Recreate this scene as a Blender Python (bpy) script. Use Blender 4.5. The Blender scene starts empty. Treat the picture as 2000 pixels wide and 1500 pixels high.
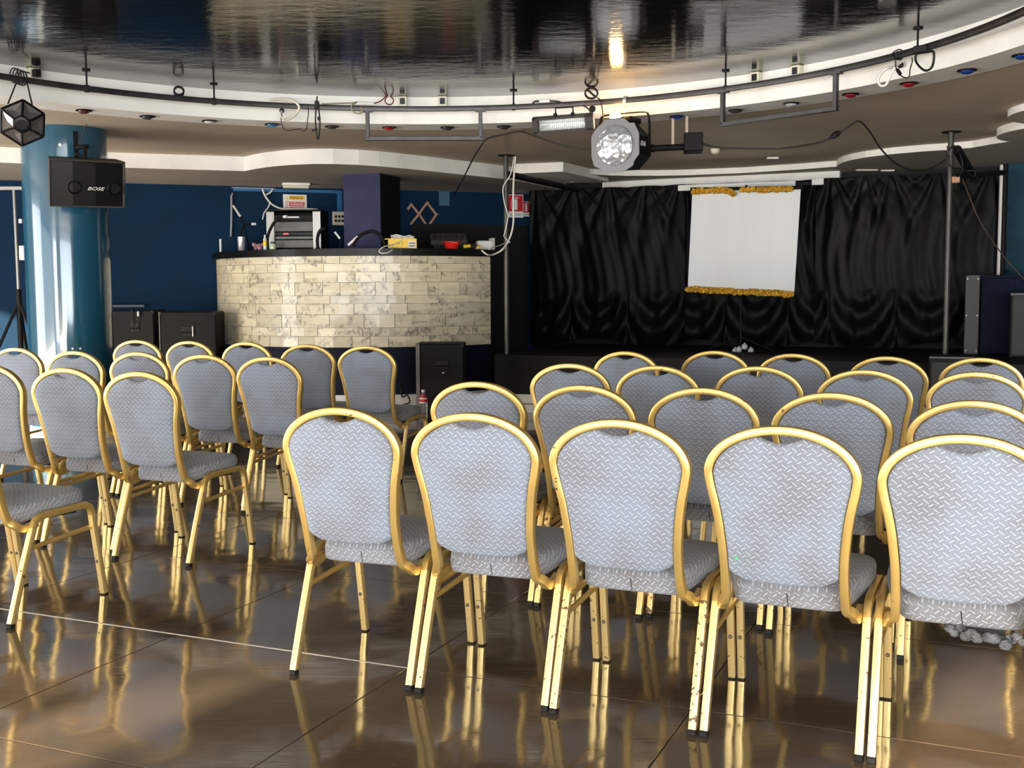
import bpy, math, random
from mathutils import Vector, Matrix
random.seed(7)
C = bpy.context.scene.collection
R = math.radians
# ------------------------------------------------------------------ camera, light, exposure
F, PITCH, HC, ROLL = 2202.5, .0839, 1.2953, -.0051      # focal length in px of a 2000 px wide frame
cam = bpy.data.objects.new('camera', bpy.data.cameras.new('camera'))
cam.data.sensor_width = 36.0
cam.data.lens = F * 36 / 2000
cam.data.clip_start = .02
cam.location = (0, 0, HC)
cam.rotation_mode = 'XYZ'
cam.matrix_world = Matrix.Translation((0, 0, HC)) @ Matrix.Rotation(R(90) - PITCH, 4, 'X') @ Matrix.Rotation(ROLL, 4, 'Z')
C.objects.link(cam)
bpy.context.scene.camera = cam
vs = bpy.context.scene.view_settings
vs.view_transform = 'Standard'
vs.look = 'None'
vs.gamma = 1
vs.use_curve_mapping = False
vs.exposure = 0.0
world = bpy.data.worlds.new('world')
bpy.context.scene.world = world
world.use_nodes = True
world.node_tree.nodes['Background'].inputs[0].default_value = (.75, .85, 1, 1)
world.node_tree.nodes['Background'].inputs[1].default_value = .9

def light(name, kind, loc, target, energy, color, **kw):
    l = bpy.data.lights.new(name, kind)
    l.energy = energy
    l.color = color
    for k, v in kw.items():
        setattr(l, k, v)
    o = bpy.data.objects.new(name, l)
    o.location = loc
    o.rotation_euler = (Vector(target) - Vector(loc)).to_track_quat('-Z', 'Y').to_euler()
    C.objects.link(o)
    return o
SUN_DIR = Vector((.59, 1, -.250))
light('sun', 'SUN', (-4, -8, 6), Vector((-4, -8, 6)) + SUN_DIR, 33.0, (1, .80, .55), angle=R(.8))
# daylight through the window bands of the rear wall and of the left wall
light('window_light', 'AREA', (-7.6, -5.9, 1.3), (-4.6, 5, 2.6), 430, (.84, .92, 1), shape='RECTANGLE', size=2.4, size_y=2.2)
light('window_light', 'AREA', (.5, -5.9, 1.3), (-.2, 5, 2.6), 900, (.84, .92, 1), shape='RECTANGLE', size=8.6, size_y=2.2)
light('window_light', 'AREA', (-8.8, 2.4, 1.25), (0, 3.4, 2.4), 130, (.96, .97, 1), shape='RECTANGLE', size=5.8, size_y=2.0)
light('window_light', 'AREA', (-8.8, 7.3, 1.30), (0, 7.6, 2.2), 230, (.96, .97, 1), shape='RECTANGLE', size=3.0, size_y=2.2)
# unseen fill lamps added low at the windows to brighten the ceiling
light('ceiling_fill', 'AREA', (-.8, -5.9, .25), (-.8, -3.4, 3.4), 900, (1, .86, .66), shape='RECTANGLE', size=11, size_y=.6)
light('ceiling_fill', 'AREA', (-8.8, 4.2, .25), (-6.4, 4.6, 3.4), 480, (1, .86, .66), shape='RECTANGLE', size=9.4, size_y=.6)

# ------------------------------------------------------------------ helpers
def ray(px, py):
    a, b = px - 1000, py - 750
    cr, sr = math.cos(ROLL), math.sin(ROLL)
    a, b = a * cr + b * sr, -a * sr + b * cr
    x, u = a / F, -b / F
    return Vector((x, math.cos(PITCH) + u * math.sin(PITCH), -math.sin(PITCH) + u * math.cos(PITCH)))
def at(px, py, Y):
    r = ray(px, py)
    return Vector((0, 0, HC)) + r * (Y / r.y)
def atz(px, py, z):
    r = ray(px, py)
    return Vector((0, 0, HC)) + r * ((z - HC) / r.z)
def at_line(px, py, s):                # point on the vertical plane e2.p = s (planes parallel to the stage)
    r = ray(px, py)
    return Vector((0, 0, HC)) + r * (s / (r.x * E2.x + r.y * E2.y))
ANG = R(22.3)
E1 = Vector((math.cos(ANG), -math.sin(ANG), 0))
E2 = Vector((math.sin(ANG), math.cos(ANG), 0))
def se(t, s, z=0):                     # stage frame: t along the stage, s away from the camera
    return E1 * t + E2 * s + Vector((0, 0, z))
def on_circle(px, c, r, far=False, py=560):
    d = ray(px, py)
    a = d.x ** 2 + d.y ** 2
    b = -2 * (d.x * c[0] + d.y * c[1])
    q = c[0] ** 2 + c[1] ** 2 - r * r
    t = (-b + (1 if far else -1) * math.sqrt(max(b * b - 4 * a * q, 0))) / (2 * a)
    return Vector((d.x * t, d.y * t, 0))

MATS = {}
def mat(name, col, rough=.5, metal=0., var=0., vscale=6., bump=0., bscale=40., coat=0., ior=1.5, emit=None, estr=0., trans=0., spec=None, rand=0., stretch=None, alpha=1.):
    m = bpy.data.materials.new(name)
    m.use_nodes = True
    nt = m.node_tree
    p = nt.nodes['Principled BSDF']
    p.inputs['Base Color'].default_value = (*col, 1)
    p.inputs['Roughness'].default_value = rough
    p.inputs['Metallic'].default_value = metal
    p.inputs['IOR'].default_value = ior
    p.inputs['Coat Weight'].default_value = coat
    p.inputs['Transmission Weight'].default_value = trans
    p.inputs['Alpha'].default_value = alpha
    if spec is not None:
        p.inputs['Specular IOR Level'].default_value = spec
    if emit:
        p.inputs['Emission Color'].default_value = (*emit, 1)
        p.inputs['Emission Strength'].default_value = estr
    tc = nt.nodes.new('ShaderNodeTexCoord')
    src = tc.outputs['Object']
    if stretch:
        mp = nt.nodes.new('ShaderNodeMapping')
        mp.inputs['Scale'].default_value = stretch
        nt.links.new(src, mp.inputs[0])
        src = mp.outputs[0]
    if var:
        n = nt.nodes.new('ShaderNodeTexNoise')
        n.inputs['Scale'].default_value = vscale
        n.inputs['Detail'].default_value = 5
        nt.links.new(src, n.inputs['Vector'])
        r = nt.nodes.new('ShaderNodeMapRange')
        r.inputs[1].default_value = .3
        r.inputs[2].default_value = .7
        r.inputs[3].default_value = 1 - var
        r.inputs[4].default_value = 1 + var
        nt.links.new(n.outputs[0], r.inputs[0])
        out = r.outputs[0]
        if rand:
            oi = nt.nodes.new('ShaderNodeObjectInfo')
            r2 = nt.nodes.new('ShaderNodeMapRange')
            r2.inputs[3].default_value = 1 - rand
            r2.inputs[4].default_value = 1 + rand
            nt.links.new(oi.outputs['Random'], r2.inputs[0])
            mm = nt.nodes.new('ShaderNodeMath')
            mm.operation = 'MULTIPLY'
            nt.links.new(out, mm.inputs[0])
            nt.links.new(r2.outputs[0], mm.inputs[1])
            out = mm.outputs[0]
        mx = nt.nodes.new('ShaderNodeVectorMath')
        mx.operation = 'SCALE'
        mx.inputs[0].default_value = col
        nt.links.new(out, mx.inputs['Scale'])
        nt.links.new(mx.outputs[0], p.inputs['Base Color'])
    if bump:
        n = nt.nodes.new('ShaderNodeTexNoise')
        n.inputs['Scale'].default_value = bscale
        n.inputs['Detail'].default_value = 3
        nt.links.new(src, n.inputs['Vector'])
        b = nt.nodes.new('ShaderNodeBump')
        b.inputs['Strength'].default_value = bump
        b.inputs['Distance'].default_value = .02
        nt.links.new(n.outputs[0], b.inputs['Height'])
        nt.links.new(b.outputs[0], p.inputs['Normal'])
    MATS[name] = m
    return m

class MB:
    def __init__(s):
        s.v, s.f, s.mi, s.m = [], [], [], 0
    def add(s, vs, fs):
        k = len(s.v)
        s.v += [Vector(v) for v in vs]
        s.f += [tuple(i + k for i in f) for f in fs]
        s.mi += [s.m] * len(fs)
        return s
    def box(s, c, size, M=None, bev=0.):
        x, y, z = (q / 2 for q in size)
        c = Vector(c)
        if bev:
            vs, fs = [], []
            b = bev
            for sz in (-1, 1):
                for pts in ([(-x + b, -y), (x - b, -y), (x, -y + b), (x, y - b), (x - b, y), (-x + b, y), (-x, y - b), (-x, -y + b)],):
                    for (u, w) in pts:
                        vs.append((u, w, sz * (z - b)))
            for sz in (-1, 1):
                for (u, w) in [(-x + b, -y + b), (x - b, -y + b), (x - b, -y + b), (x - b, y - b), (x - b, y - b), (-x + b, y - b), (-x + b, y - b), (-x + b, -y + b)]:
                    vs.append((u, w, sz * z))
            for i in range(8):
                j = (i + 1) % 8
                fs.append((i, j, 8 + j, 8 + i))
                fs.append((j, i, 16 + i, 16 + j))
                fs.append((8 + i, 8 + j, 24 + j, 24 + i))
            fs.append((23, 21, 19, 17)); fs.append((24, 26, 28, 30))
        else:
            vs = [(-x, -y, -z), (x, -y, -z), (x, y, -z), (-x, y, -z), (-x, -y, z), (x, -y, z), (x, y, z), (-x, y, z)]
            fs = [(3, 2, 1, 0), (4, 5, 6, 7), (0, 1, 5, 4), (1, 2, 6, 5), (2, 3, 7, 6), (3, 0, 4, 7)]
        M = M or Matrix.Identity(3)
        return s.add([c + M @ Vector(v) for v in vs], fs)
    def lathe(s, prof, c=(0, 0, 0), axis=(0, 0, 1), n=16, a0=0., a1=None, cap=True):
        q = Vector(axis).normalized().to_track_quat('Z', 'Y').to_matrix()
        c = Vector(c)
        full = a1 is None
        N = n if full else n + 1
        a1 = 2 * math.pi if full else a1
        vs = []
        for (r, z) in prof:
            for i in range(N):
                a = a0 + (a1 - a0) * i / n
                vs.append(c + q @ Vector((r * math.cos(a), r * math.sin(a), z)))
        fs = []
        for k in range(len(prof) - 1):
            for i in range(n):
                j = (i + 1) % N
                fs.append((k * N + i, k * N + j, (k + 1) * N + j, (k + 1) * N + i))
        if cap and full:
            if prof[0][0] > 1e-6: fs.append(tuple(reversed(range(N))))
            if prof[-1][0] > 1e-6: fs.append(tuple(range((len(prof) - 1) * N, len(prof) * N)))
        return s.add(vs, fs)
    def cyl(s, a, b, r, n=10, r2=None):
        a, b = Vector(a), Vector(b)
        return s.lathe([(r, 0), (r2 if r2 is not None else r, (b - a).length)], a, b - a, n)
    def tube(s, pts, r, n=6, closed=False):
        pts = [Vector(p) for p in pts]
        L = len(pts)
        vs, fs = [], []
        up = None
        for i, p in enumerate(pts):
            t = (pts[(i + 1) % L] - pts[i - 1]) if (closed or 0 < i < L - 1) else (pts[1] - pts[0] if i == 0 else pts[-1] - pts[-2])
            if t.length < 1e-9: t = Vector((0, 0, 1))
            t.normalize()
            if up is None:
                up = Vector((0, 0, 1)) if abs(t.z) < .9 else Vector((1, 0, 0))
            up = (up - t * up.dot(t))
            if up.length < 1e-6: up = t.orthogonal()
            up.normalize()
            w = t.cross(up)
            for k in range(n):
                a = 2 * math.pi * k / n
                vs.append(p + (up * math.cos(a) + w * math.sin(a)) * r)
        for i in range(L if closed else L - 1):
            j = (i + 1) % L
            for k in range(n):
                l = (k + 1) % n
                fs.append((i * n + k, i * n + l, j * n + l, j * n + k))
        if not closed:
            fs.append(tuple(reversed(range(n)))); fs.append(tuple(range((L - 1) * n, L * n)))
        return s.add(vs, fs)
    def prism(s, poly, z0, z1):
        n = len(poly)
        vs = [(p[0], p[1], z0) for p in poly] + [(p[0], p[1], z1) for p in poly]
        fs = [tuple(reversed(range(n))), tuple(range(n, 2 * n))] + [(i, (i + 1) % n, n + (i + 1) % n, n + i) for i in range(n)]
        return s.add(vs, fs)
    def ball(s, c, r, n=10, m=6, sc=(1, 1, 1)):
        vs, fs = [], []
        c = Vector(c)
        for i in range(m + 1):
            t = math.pi * i / m
            for j in range(n):
                a = 2 * math.pi * j / n
                vs.append(c + Vector((r * math.sin(t) * math.cos(a) * sc[0], r * math.sin(t) * math.sin(a) * sc[1], r * math.cos(t) * sc[2])))
        for i in range(m):
            for j in range(n):
                k = (j + 1) % n
                fs.append((i * n + j, (i + 1) * n + j, (i + 1) * n + k, i * n + k))
        return s.add(vs, fs)
    def sweep(s, pts, As, Bs, w, d, bev=.004, closed=False):
        sec = []
        for (u, v) in ((1, 1), (-1, 1), (-1, -1), (1, -1)):
            a, b = u * w / 2, v * d / 2
            p1, p2 = (a - u * bev, b), (a, b - v * bev)
            pm = (a - u * bev * .3, b - v * bev * .3)
            sec += [p1, pm, p2] if u * v < 0 else [p2, pm, p1]
        n = len(sec)
        vs = []
        for p, A, B in zip(pts, As, Bs):
            for (a, b) in sec:
                vs.append(Vector(p) + A * a + B * b)
        fs = []
        L = len(pts)
        for i in range(L if closed else L - 1):
            j = (i + 1) % L
            for k in range(n):
                l = (k + 1) % n
                fs.append((i * n + k, i * n + l, j * n + l, j * n + k))
        if not closed:
            fs.append(tuple(reversed(range(n)))); fs.append(tuple(range((L - 1) * n, L * n)))
        return s.add(vs, fs)
    def mesh(s, name, mats, M=None, smooth=None):
        me = bpy.data.meshes.new(name)
        vs = [M @ v for v in s.v] if M is not None else s.v
        me.from_pydata([tuple(v) for v in vs], [], s.f)
        for m in (mats if isinstance(mats, (list, tuple)) else [mats]):
            me.materials.append(m)
        if max(s.mi, default=0): me.polygons.foreach_set('material_index', s.mi)
        import bmesh
        bm = bmesh.new(); bm.from_mesh(me)
        bmesh.ops.recalc_face_normals(bm, faces=bm.faces)
        bm.to_mesh(me); bm.free()
        if smooth is not None:
            me.shade_smooth()
            if smooth < 180:
                me.set_sharp_from_angle(angle=R(smooth))
        return me

def link(name, me, parent=None):
    o = bpy.data.objects.new(name, me)
    C.objects.link(o)
    if parent: o.parent = parent
    return o
def tag(o, label=None, cat=None, group=None, kind=None):
    for k, v in (('label', label), ('category', cat), ('group', group), ('kind', kind)):
        if v: o[k] = v
    return o
def struct(name, mb, m, parent=None, smooth=None, label=None, **kw):
    o = link(name, mb.mesh(name, m, None, smooth), parent)
    if not parent: o['kind'] = 'structure'
    if label: o['label'] = label
    return o
class Thing:
    """an Empty at the thing's base; parts are given in world coordinates (or local ones)"""
    def __init__(s, name, label, cat, loc=(0, 0, 0), rz=0., group=None, M=None):
        s.e = bpy.data.objects.new(name, None)
        s.e.empty_display_size = .05
        C.objects.link(s.e)
        s.M = M if M is not None else Matrix.Translation(loc) @ Matrix.Rotation(rz, 4, 'Z')
        s.e.matrix_world = s.M
        s.I = s.M.inverted()
        tag(s.e, label, cat, group)
    def part(s, name, mb, m, parent=None, local=False, smooth=None, label=None, kind=None):
        o = link(name, mb.mesh(name, m, None if local else s.I, smooth), parent or s.e)
        if label: o['label'] = label
        if kind: o['kind'] = kind
        return o
def single(name, mb, m, label, cat, group=None, smooth=None, base=None):
    b = Vector(base) if base is not None else sum(mb.v, Vector()) / len(mb.v)
    o = link(name, mb.mesh(name, m, Matrix.Translation(-b), smooth))
    o.location = b
    return tag(o, label, cat, group)
def copy_tree(o, parent=None):
    c = o.copy()
    C.objects.link(c)
    c.parent = parent
    for ch in list(o.children): copy_tree(ch, c)
    return c
def text_mesh(s, size, ext, m, align='CENTER', shear=0.):
    cu = bpy.data.curves.new('lettering', 'FONT')
    cu.body = s; cu.size = size; cu.extrude = ext; cu.align_x = align; cu.align_y = 'CENTER'; cu.shear = shear
    cu.resolution_u = 3
    o = bpy.data.objects.new('lettering', cu)
    C.objects.link(o)
    me = bpy.data.meshes.new_from_object(o.evaluated_get(bpy.context.evaluated_depsgraph_get()))
    bpy.data.objects.remove(o)
    me.materials.clear()
    me.materials.append(m)
    return me
def frame_matrix(o, x, z):             # 4x4 with origin o, X axis x, Z axis z
    z = Vector(z).normalized(); x = Vector(x); x = (x - z * x.dot(z)).normalized(); y = z.cross(x)
    return Matrix(((x.x, y.x, z.x, o[0]), (x.y, y.y, z.y, o[1]), (x.z, y.z, z.z, o[2]), (0, 0, 0, 1)))
def spline(P, n):                      # Catmull-Rom through P, n points per span
    P = [Vector(p) for p in P]
    out = []
    for i in range(len(P) - 1):
        p0, p1, p2, p3 = P[max(i - 1, 0)], P[i], P[i + 1], P[min(i + 2, len(P) - 1)]
        for k in range(n):
            t = k / n
            out.append(.5 * ((2 * p1) + (p2 - p0) * t + (2 * p0 - 5 * p1 + 4 * p2 - p3) * t * t + (3 * p1 - p0 - 3 * p2 + p3) * t ** 3))
    return out + [P[-1]]

# ------------------------------------------------------------------ materials
def fabric(name, ax, ay, cols=((.158, .165, .195), (.188, .220, .276))):
    m = mat(name, (.4, .4, .4), .9)
    nt = m.node_tree
    N, L = nt.nodes, nt.links
    p = N['Principled BSDF']
    p.inputs['Sheen Weight'].default_value = .15
    def math_(op, a, b=None, c=None):
        n = N.new('ShaderNodeMath'); n.operation = op
        for i, v in enumerate((a, b, c)):
            if v is None: continue
            if isinstance(v, (int, float)): n.inputs[i].default_value = v
            else: L.new(v, n.inputs[i])
        return n.outputs[0]
    tc = N.new('ShaderNodeTexCoord')
    sx = N.new('ShaderNodeSeparateXYZ')
    L.new(tc.outputs['Object'], sx.inputs[0])
    X, Y = sx.outputs[ax], sx.outputs[ay]
    if ay == 1:
        X = math_('ADD', X, math_('MULTIPLY', sx.outputs[2], .25)); Y = math_('SUBTRACT', Y, sx.outputs[2])
    P, Q = .0262, .0235
    def dash(ox, oy, ang, ln, w):
        u = math_('MULTIPLY', math_('SUBTRACT', math_('FRACT', math_('ADD', math_('DIVIDE', X, P), ox + 50)), .5), P)
        v = math_('MULTIPLY', math_('SUBTRACT', math_('FRACT', math_('ADD', math_('DIVIDE', Y, Q), oy + 50)), .5), Q)
        ca, sa = math.cos(ang), math.sin(ang)
        a = math_('ABSOLUTE', math_('ADD', math_('MULTIPLY', u, ca), math_('MULTIPLY', v, sa)))
        b = math_('ABSOLUTE', math_('SUBTRACT', math_('MULTIPLY', v, ca), math_('MULTIPLY', u, sa)))
        fa = N.new('ShaderNodeMapRange'); fa.inputs[1].default_value = ln; fa.inputs[2].default_value = ln - .0012
        fb = N.new('ShaderNodeMapRange'); fb.inputs[1].default_value = w + .0006; fb.inputs[2].default_value = w - .0004
        L.new(a, fa.inputs[0]); L.new(b, fb.inputs[0])
        return math_('MULTIPLY', fa.outputs[0], fb.outputs[0])
    D = None
    for args in ((0, 0, R(-36), .0096, .0012), (.5, .42, R(29), .0080, .0013), (.56, -.08, 0, .0014, .0013), (0, .35, 0, .0014, .0012)):
        d = dash(*args)
        D = d if D is None else math_('MAXIMUM', D, d)
    oi = N.new('ShaderNodeObjectInfo')
    cv = N.new('ShaderNodeCombineXYZ')
    L.new(math_('MULTIPLY', oi.outputs['Random'], 40), cv.inputs[0])
    va = N.new('ShaderNodeVectorMath'); va.operation = 'ADD'
    L.new(tc.outputs['Object'], va.inputs[0]); L.new(cv.outputs[0], va.inputs[1])
    n1 = N.new('ShaderNodeTexNoise'); n1.inputs['Scale'].default_value = 7; n1.inputs['Detail'].default_value = 3
    L.new(va.outputs[0], n1.inputs['Vector'])
    n2 = N.new('ShaderNodeTexNoise'); n2.inputs['Scale'].default_value = 420
    L.new(tc.outputs['Object'], n2.inputs['Vector'])
    cr = N.new('ShaderNodeValToRGB')
    cr.color_ramp.elements[0].position = .33; cr.color_ramp.elements[0].color = (*cols[0], 1)
    cr.color_ramp.elements[1].position = .60; cr.color_ramp.elements[1].color = (*cols[1], 1)
    L.new(n1.outputs[0], cr.inputs[0])
    mx = N.new('ShaderNodeMix'); mx.data_type = 'RGBA'
    mx.inputs[7].default_value = (.40, .45, .53, 1)
    L.new(math_('MULTIPLY', D, .75), mx.inputs[0])
    L.new(cr.outputs[0], mx.inputs[6])
    sc = N.new('ShaderNodeVectorMath'); sc.operation = 'SCALE'
    L.new(mx.outputs[2], sc.inputs[0])
    L.new(math_('ADD', math_('MULTIPLY', n2.outputs[0], .5), .75), sc.inputs['Scale'])
    L.new(sc.outputs[0], p.inputs['Base Color'])
    b = N.new('ShaderNodeBump'); b.inputs['Strength'].default_value = .2; b.inputs['Distance'].default_value = .001
    L.new(math_('ADD', D, math_('MULTIPLY', n2.outputs[0], .4)), b.inputs['Height'])
    L.new(b.outputs[0], p.inputs['Normal'])
    return m
fab_back = fabric('woven_fabric_back', 0, 2)
fab_seat = fabric('woven_fabric_seat', 0, 1, ((.150, .140, .142), (.182, .190, .212)))

def gold(name, chips, col=(.72, .49, .16)):
    m = mat(name, (.74, .52, .17), .33, .7)
    nt = m.node_tree
    N, L = nt.nodes, nt.links
    p = N['Principled BSDF']
    tc = N.new('ShaderNodeTexCoord')
    oi = N.new('ShaderNodeObjectInfo')
    va = N.new('ShaderNodeVectorMath'); va.operation = 'ADD'
    L.new(tc.outputs['Object'], va.inputs[0]); L.new(oi.outputs['Random'], va.inputs[1])
    n1 = N.new('ShaderNodeTexNoise'); n1.inputs['Scale'].default_value = 70; n1.inputs['Detail'].default_value = 4
    L.new(va.outputs[0], n1.inputs['Vector'])
    n2 = N.new('ShaderNodeTexNoise'); n2.inputs['Scale'].default_value = 9
    L.new(va.outputs[0], n2.inputs['Vector'])
    ml = N.new('ShaderNodeMath'); ml.operation = 'MULTIPLY_ADD'
    L.new(n2.outputs[0], ml.inputs[0]); ml.inputs[1].default_value = .45
    L.new(n1.outputs[0], ml.inputs[2])
    r = N.new('ShaderNodeMapRange'); r.inputs[1].default_value = chips; r.inputs[2].default_value = chips + .025
    L.new(ml.outputs[0], r.inputs[0])
    mx = N.new('ShaderNodeMix'); mx.data_type = 'RGBA'
    L.new(r.outputs[0], mx.inputs[0])
    mx.inputs[6].default_value = (*col, 1)
    mx.inputs[7].default_value = (.10, .045, .02, 1)
    L.new(mx.outputs[2], p.inputs['Base Color'])
    mr = N.new('ShaderNodeMapRange'); mr.inputs[3].default_value = .72; mr.inputs[4].default_value = 0
    L.new(r.outputs[0], mr.inputs[0]); L.new(mr.outputs[0], p.inputs['Metallic'])
    rr = N.new('ShaderNodeMapRange'); rr.inputs[3].default_value = .26; rr.inputs[4].default_value = .42
    L.new(n2.outputs[0], rr.inputs[0]); L.new(rr.outputs[0], p.inputs['Roughness'])
    return m
gold_m = gold('gold_paint', .955)
gold_leg = gold('gold_paint_worn', .905, (.82, .61, .26))
gold_rust = gold('gold_paint_rusty', .80, (.82, .61, .26))
rubber = mat('black_rubber', (.008, .008, .008), .6, spec=.3)
bolt_m = mat('dark_bolt', (.05, .04, .03), .4, .7)
black_mat = mat('black_matt', (.005, .005, .0055), .6, spec=.25, var=.3)
black_metal = mat('black_metal', (.008, .0078, .0078), .55, .0, spec=.14, var=.3, vscale=20)
rail_m = mat('dark_brown_steel', (.035, .03, .03), .38, .35, var=.35, vscale=8)
black_gloss = mat('black_plastic', (.005, .005, .0055), .35, spec=.18)
grille_m = mat('speaker_grille', (.02, .02, .021), .6, var=.6, vscale=160)
speaker_m = mat('speaker_box', (.006, .006, .006), .6, spec=.2, var=.25, vscale=14)
white_m = mat('white_paint', (.84, .82, .78), .55, var=.07, vscale=3)
taupe = mat('taupe_ceiling', (.50, .42, .32), .75, var=.10, vscale=1.3, bump=.08, bscale=60)
grey_ceil = mat('grey_ceiling', (.47, .42, .36), .7, var=.10, vscale=1.5)
blue_wall = mat('dark_blue_wall', (.0012, .020, .055), .7, spec=.15, var=.12, vscale=2)
blue_trim = mat('bright_blue_paint', (.01, .12, .30), .5, var=.1)
teal = mat('teal_paint', (.013, .075, .13), .14, .0, var=.08, vscale=4, bump=.05, bscale=3, stretch=(6, 6, .5), coat=.6)
teal_wall = mat('teal_wall_paint', (.008, .05, .075), .65, spec=.2, var=.12)
navy = mat('navy_paint', (.014, .017, .065), .55, spec=.3, var=.15)
cream_plastic = mat('cream_plastic', (.70, .66, .52), .45, var=.06)
white_cable = mat('white_cable', (.75, .73, .68), .5)
dark_cable = mat('dark_cable', (.02, .017, .015), .5)
chrome = mat('polished_steel', (.75, .75, .75), .18, 1)
silver = mat('grey_painted_steel', (.45, .45, .44), .4, .4)
yellow_m = mat('yellow_plastic', (.85, .55, .01), .45, var=.06)
red_m = mat('red_plastic', (.75, .015, .01), .35)
wood = mat('pale_wood', (.50, .27, .16), .55, var=.2, vscale=18)
paper_w = mat('white_paper', (.80, .80, .78), .6)
screen_m = mat('screen_cloth', (.72, .74, .75), .85, var=.03, vscale=1.6, stretch=(2.5, 2.5, .3))
tinsel = mat('gold_tinsel', (.80, .54, .10), .3, .6, var=.6, vscale=60, bump=.5, bscale=120)
skirting_m = mat('pale_marble', (.72, .70, .66), .25, var=.06)
sat = mat('black_satin', (.0025, .0025, .0025), .45, spec=.09)
label_red = mat('sign_red', (.55, .01, .02), .45)
label_yel = mat('sign_yellow', (.85, .50, .02), .45)

# floor tile: polished dark brown porcelain
def floor_mat(name):
    m = mat(name, (.05, .04, .03), .1, ior=1.8)
    nt = m.node_tree; N, L = nt.nodes, nt.links; p = N['Principled BSDF']
    g = N.new('ShaderNodeNewGeometry')
    oi = N.new('ShaderNodeObjectInfo')
    n1 = N.new('ShaderNodeTexNoise'); n1.inputs['Scale'].default_value = 2.2; n1.inputs['Detail'].default_value = 6
    L.new(g.outputs['Position'], n1.inputs['Vector'])
    cr = N.new('ShaderNodeValToRGB')
    cr.color_ramp.elements[0].position = .3; cr.color_ramp.elements[0].color = (.066, .049, .035, 1)
    cr.color_ramp.elements[1].position = .75; cr.color_ramp.elements[1].color = (.115, .086, .060, 1)
    L.new(n1.outputs[0], cr.inputs[0]); L.new(cr.outputs[0], p.inputs['Base Color'])
    mp = N.new('ShaderNodeMapping'); mp.inputs['Rotation'].default_value = (0, 0, R(38)); mp.inputs['Scale'].default_value = (1, 22, 1)
    L.new(g.outputs['Position'], mp.inputs[0])
    n2 = N.new('ShaderNodeTexNoise'); n2.inputs['Scale'].default_value = 5; n2.inputs['Detail'].default_value = 6
    L.new(mp.outputs[0], n2.inputs['Vector'])
    r = N.new('ShaderNodeMapRange'); r.inputs[1].default_value = .35; r.inputs[2].default_value = .8; r.inputs[3].default_value = .055; r.inputs[4].default_value = .17
    L.new(n2.outputs[0], r.inputs[0]); L.new(r.outputs[0], p.inputs['Roughness'])
    n3 = N.new('ShaderNodeTexNoise'); n3.inputs['Scale'].default_value = 4.2; n3.inputs['Detail'].default_value = 1
    L.new(g.outputs['Position'], n3.inputs['Vector'])
    b = N.new('ShaderNodeBump'); b.inputs['Strength'].default_value = .075; b.inputs['Distance'].default_value = .03
    L.new(n3.outputs[0], b.inputs['Height']); L.new(b.outputs[0], p.inputs['Normal'])
    return m
tile_m = floor_mat('polished_brown_tile')
grout_m = mat('grey_grout', (.14, .12, .10), .6)
# the black lacquered disc inside the ring
def disc_mat():
    m = mat('black_lacquer_ceiling', (.005, .005, .005), .1, ior=1.8)
    nt = m.node_tree; N, L = nt.nodes, nt.links; p = N['Principled BSDF']
    g = N.new('ShaderNodeNewGeometry')
    mp = N.new('ShaderNodeMapping'); mp.inputs['Rotation'].default_value = (0, 0, R(20)); mp.inputs['Scale'].default_value = (1, 2.4, 1)
    L.new(g.outputs['Position'], mp.inputs[0])
    n = N.new('ShaderNodeTexNoise'); n.inputs['Scale'].default_value = 4.5; n.inputs['Detail'].default_value = 5; n.inputs['Roughness'].default_value = .6
    L.new(mp.outputs[0], n.inputs['Vector'])
    b = N.new('ShaderNodeBump'); b.inputs['Strength'].default_value = .10; b.inputs['Distance'].default_value = .025
    L.new(n.outputs[0], b.inputs['Height']); L.new(b.outputs[0], p.inputs['Normal'])
    r = N.new('ShaderNodeMapRange'); r.inputs[3].default_value = .05; r.inputs[4].default_value = .13
    L.new(n.outputs[0], r.inputs[0]); L.new(r.outputs[0], p.inputs['Roughness'])
    return m
disc_m = disc_mat()

# ------------------------------------------------------------------ the room
ZU = 2.70                                             # upper flat ceiling
RC = Vector((-.667, 5.975, 0))                        # centre of the ceiling ring
RIN, ROUT, ZTOP = 3.69, 4.04, 2.91
X0, X1, Y0 = -9.0, 7.6, -6.0
# floor: sub-floor, tiles of one metre laid parallel to the stage
mb = MB(); mb.box(((X0 + X1) / 2, 4.7, -.06), (X1 - X0 + 1, 23, .1)); mb.v = [v for v in mb.v]
floor = struct('floor', mb, grout_m)
TA = R(23.4); T1 = Vector((math.cos(TA), -math.sin(TA), 0)); T2 = Vector((math.sin(TA), math.cos(TA), 0)); TO = Vector((-1.274, 4.174, 0))
mb = MB(); mb.box((0, 0, -.005), (.9895, .9895, .010), bev=.0012)
tile_me = mb.mesh('tile', tile_m)
rest = MB()
TM = Matrix.Rotation(-TA, 3, 'Z')
for i in range(-18, 20):
    for j in range(-16, 14):
        c = TO + T1 * ((i + .5) * .993) + T2 * ((j + .5) * .993)
        if not (X0 - .2 < c.x < X1 + .2 and Y0 - .2 < c.y < 15): continue
        if 1.5 < c.y < 12.5 and abs(c.x) < .48 * c.y + 1.2:
            o = link('tile', tile_me, floor)
            o.location = c; o.rotation_euler = (random.uniform(-.0006, .0006), random.uniform(-.0006, .0006), -TA)
        else:
            rest.box(c + Vector((0, 0, -.005)), (.9895, .9895, .010), TM)
o = struct('tile_field', rest, tile_m, floor); o['kind'] = 'stuff'

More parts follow.
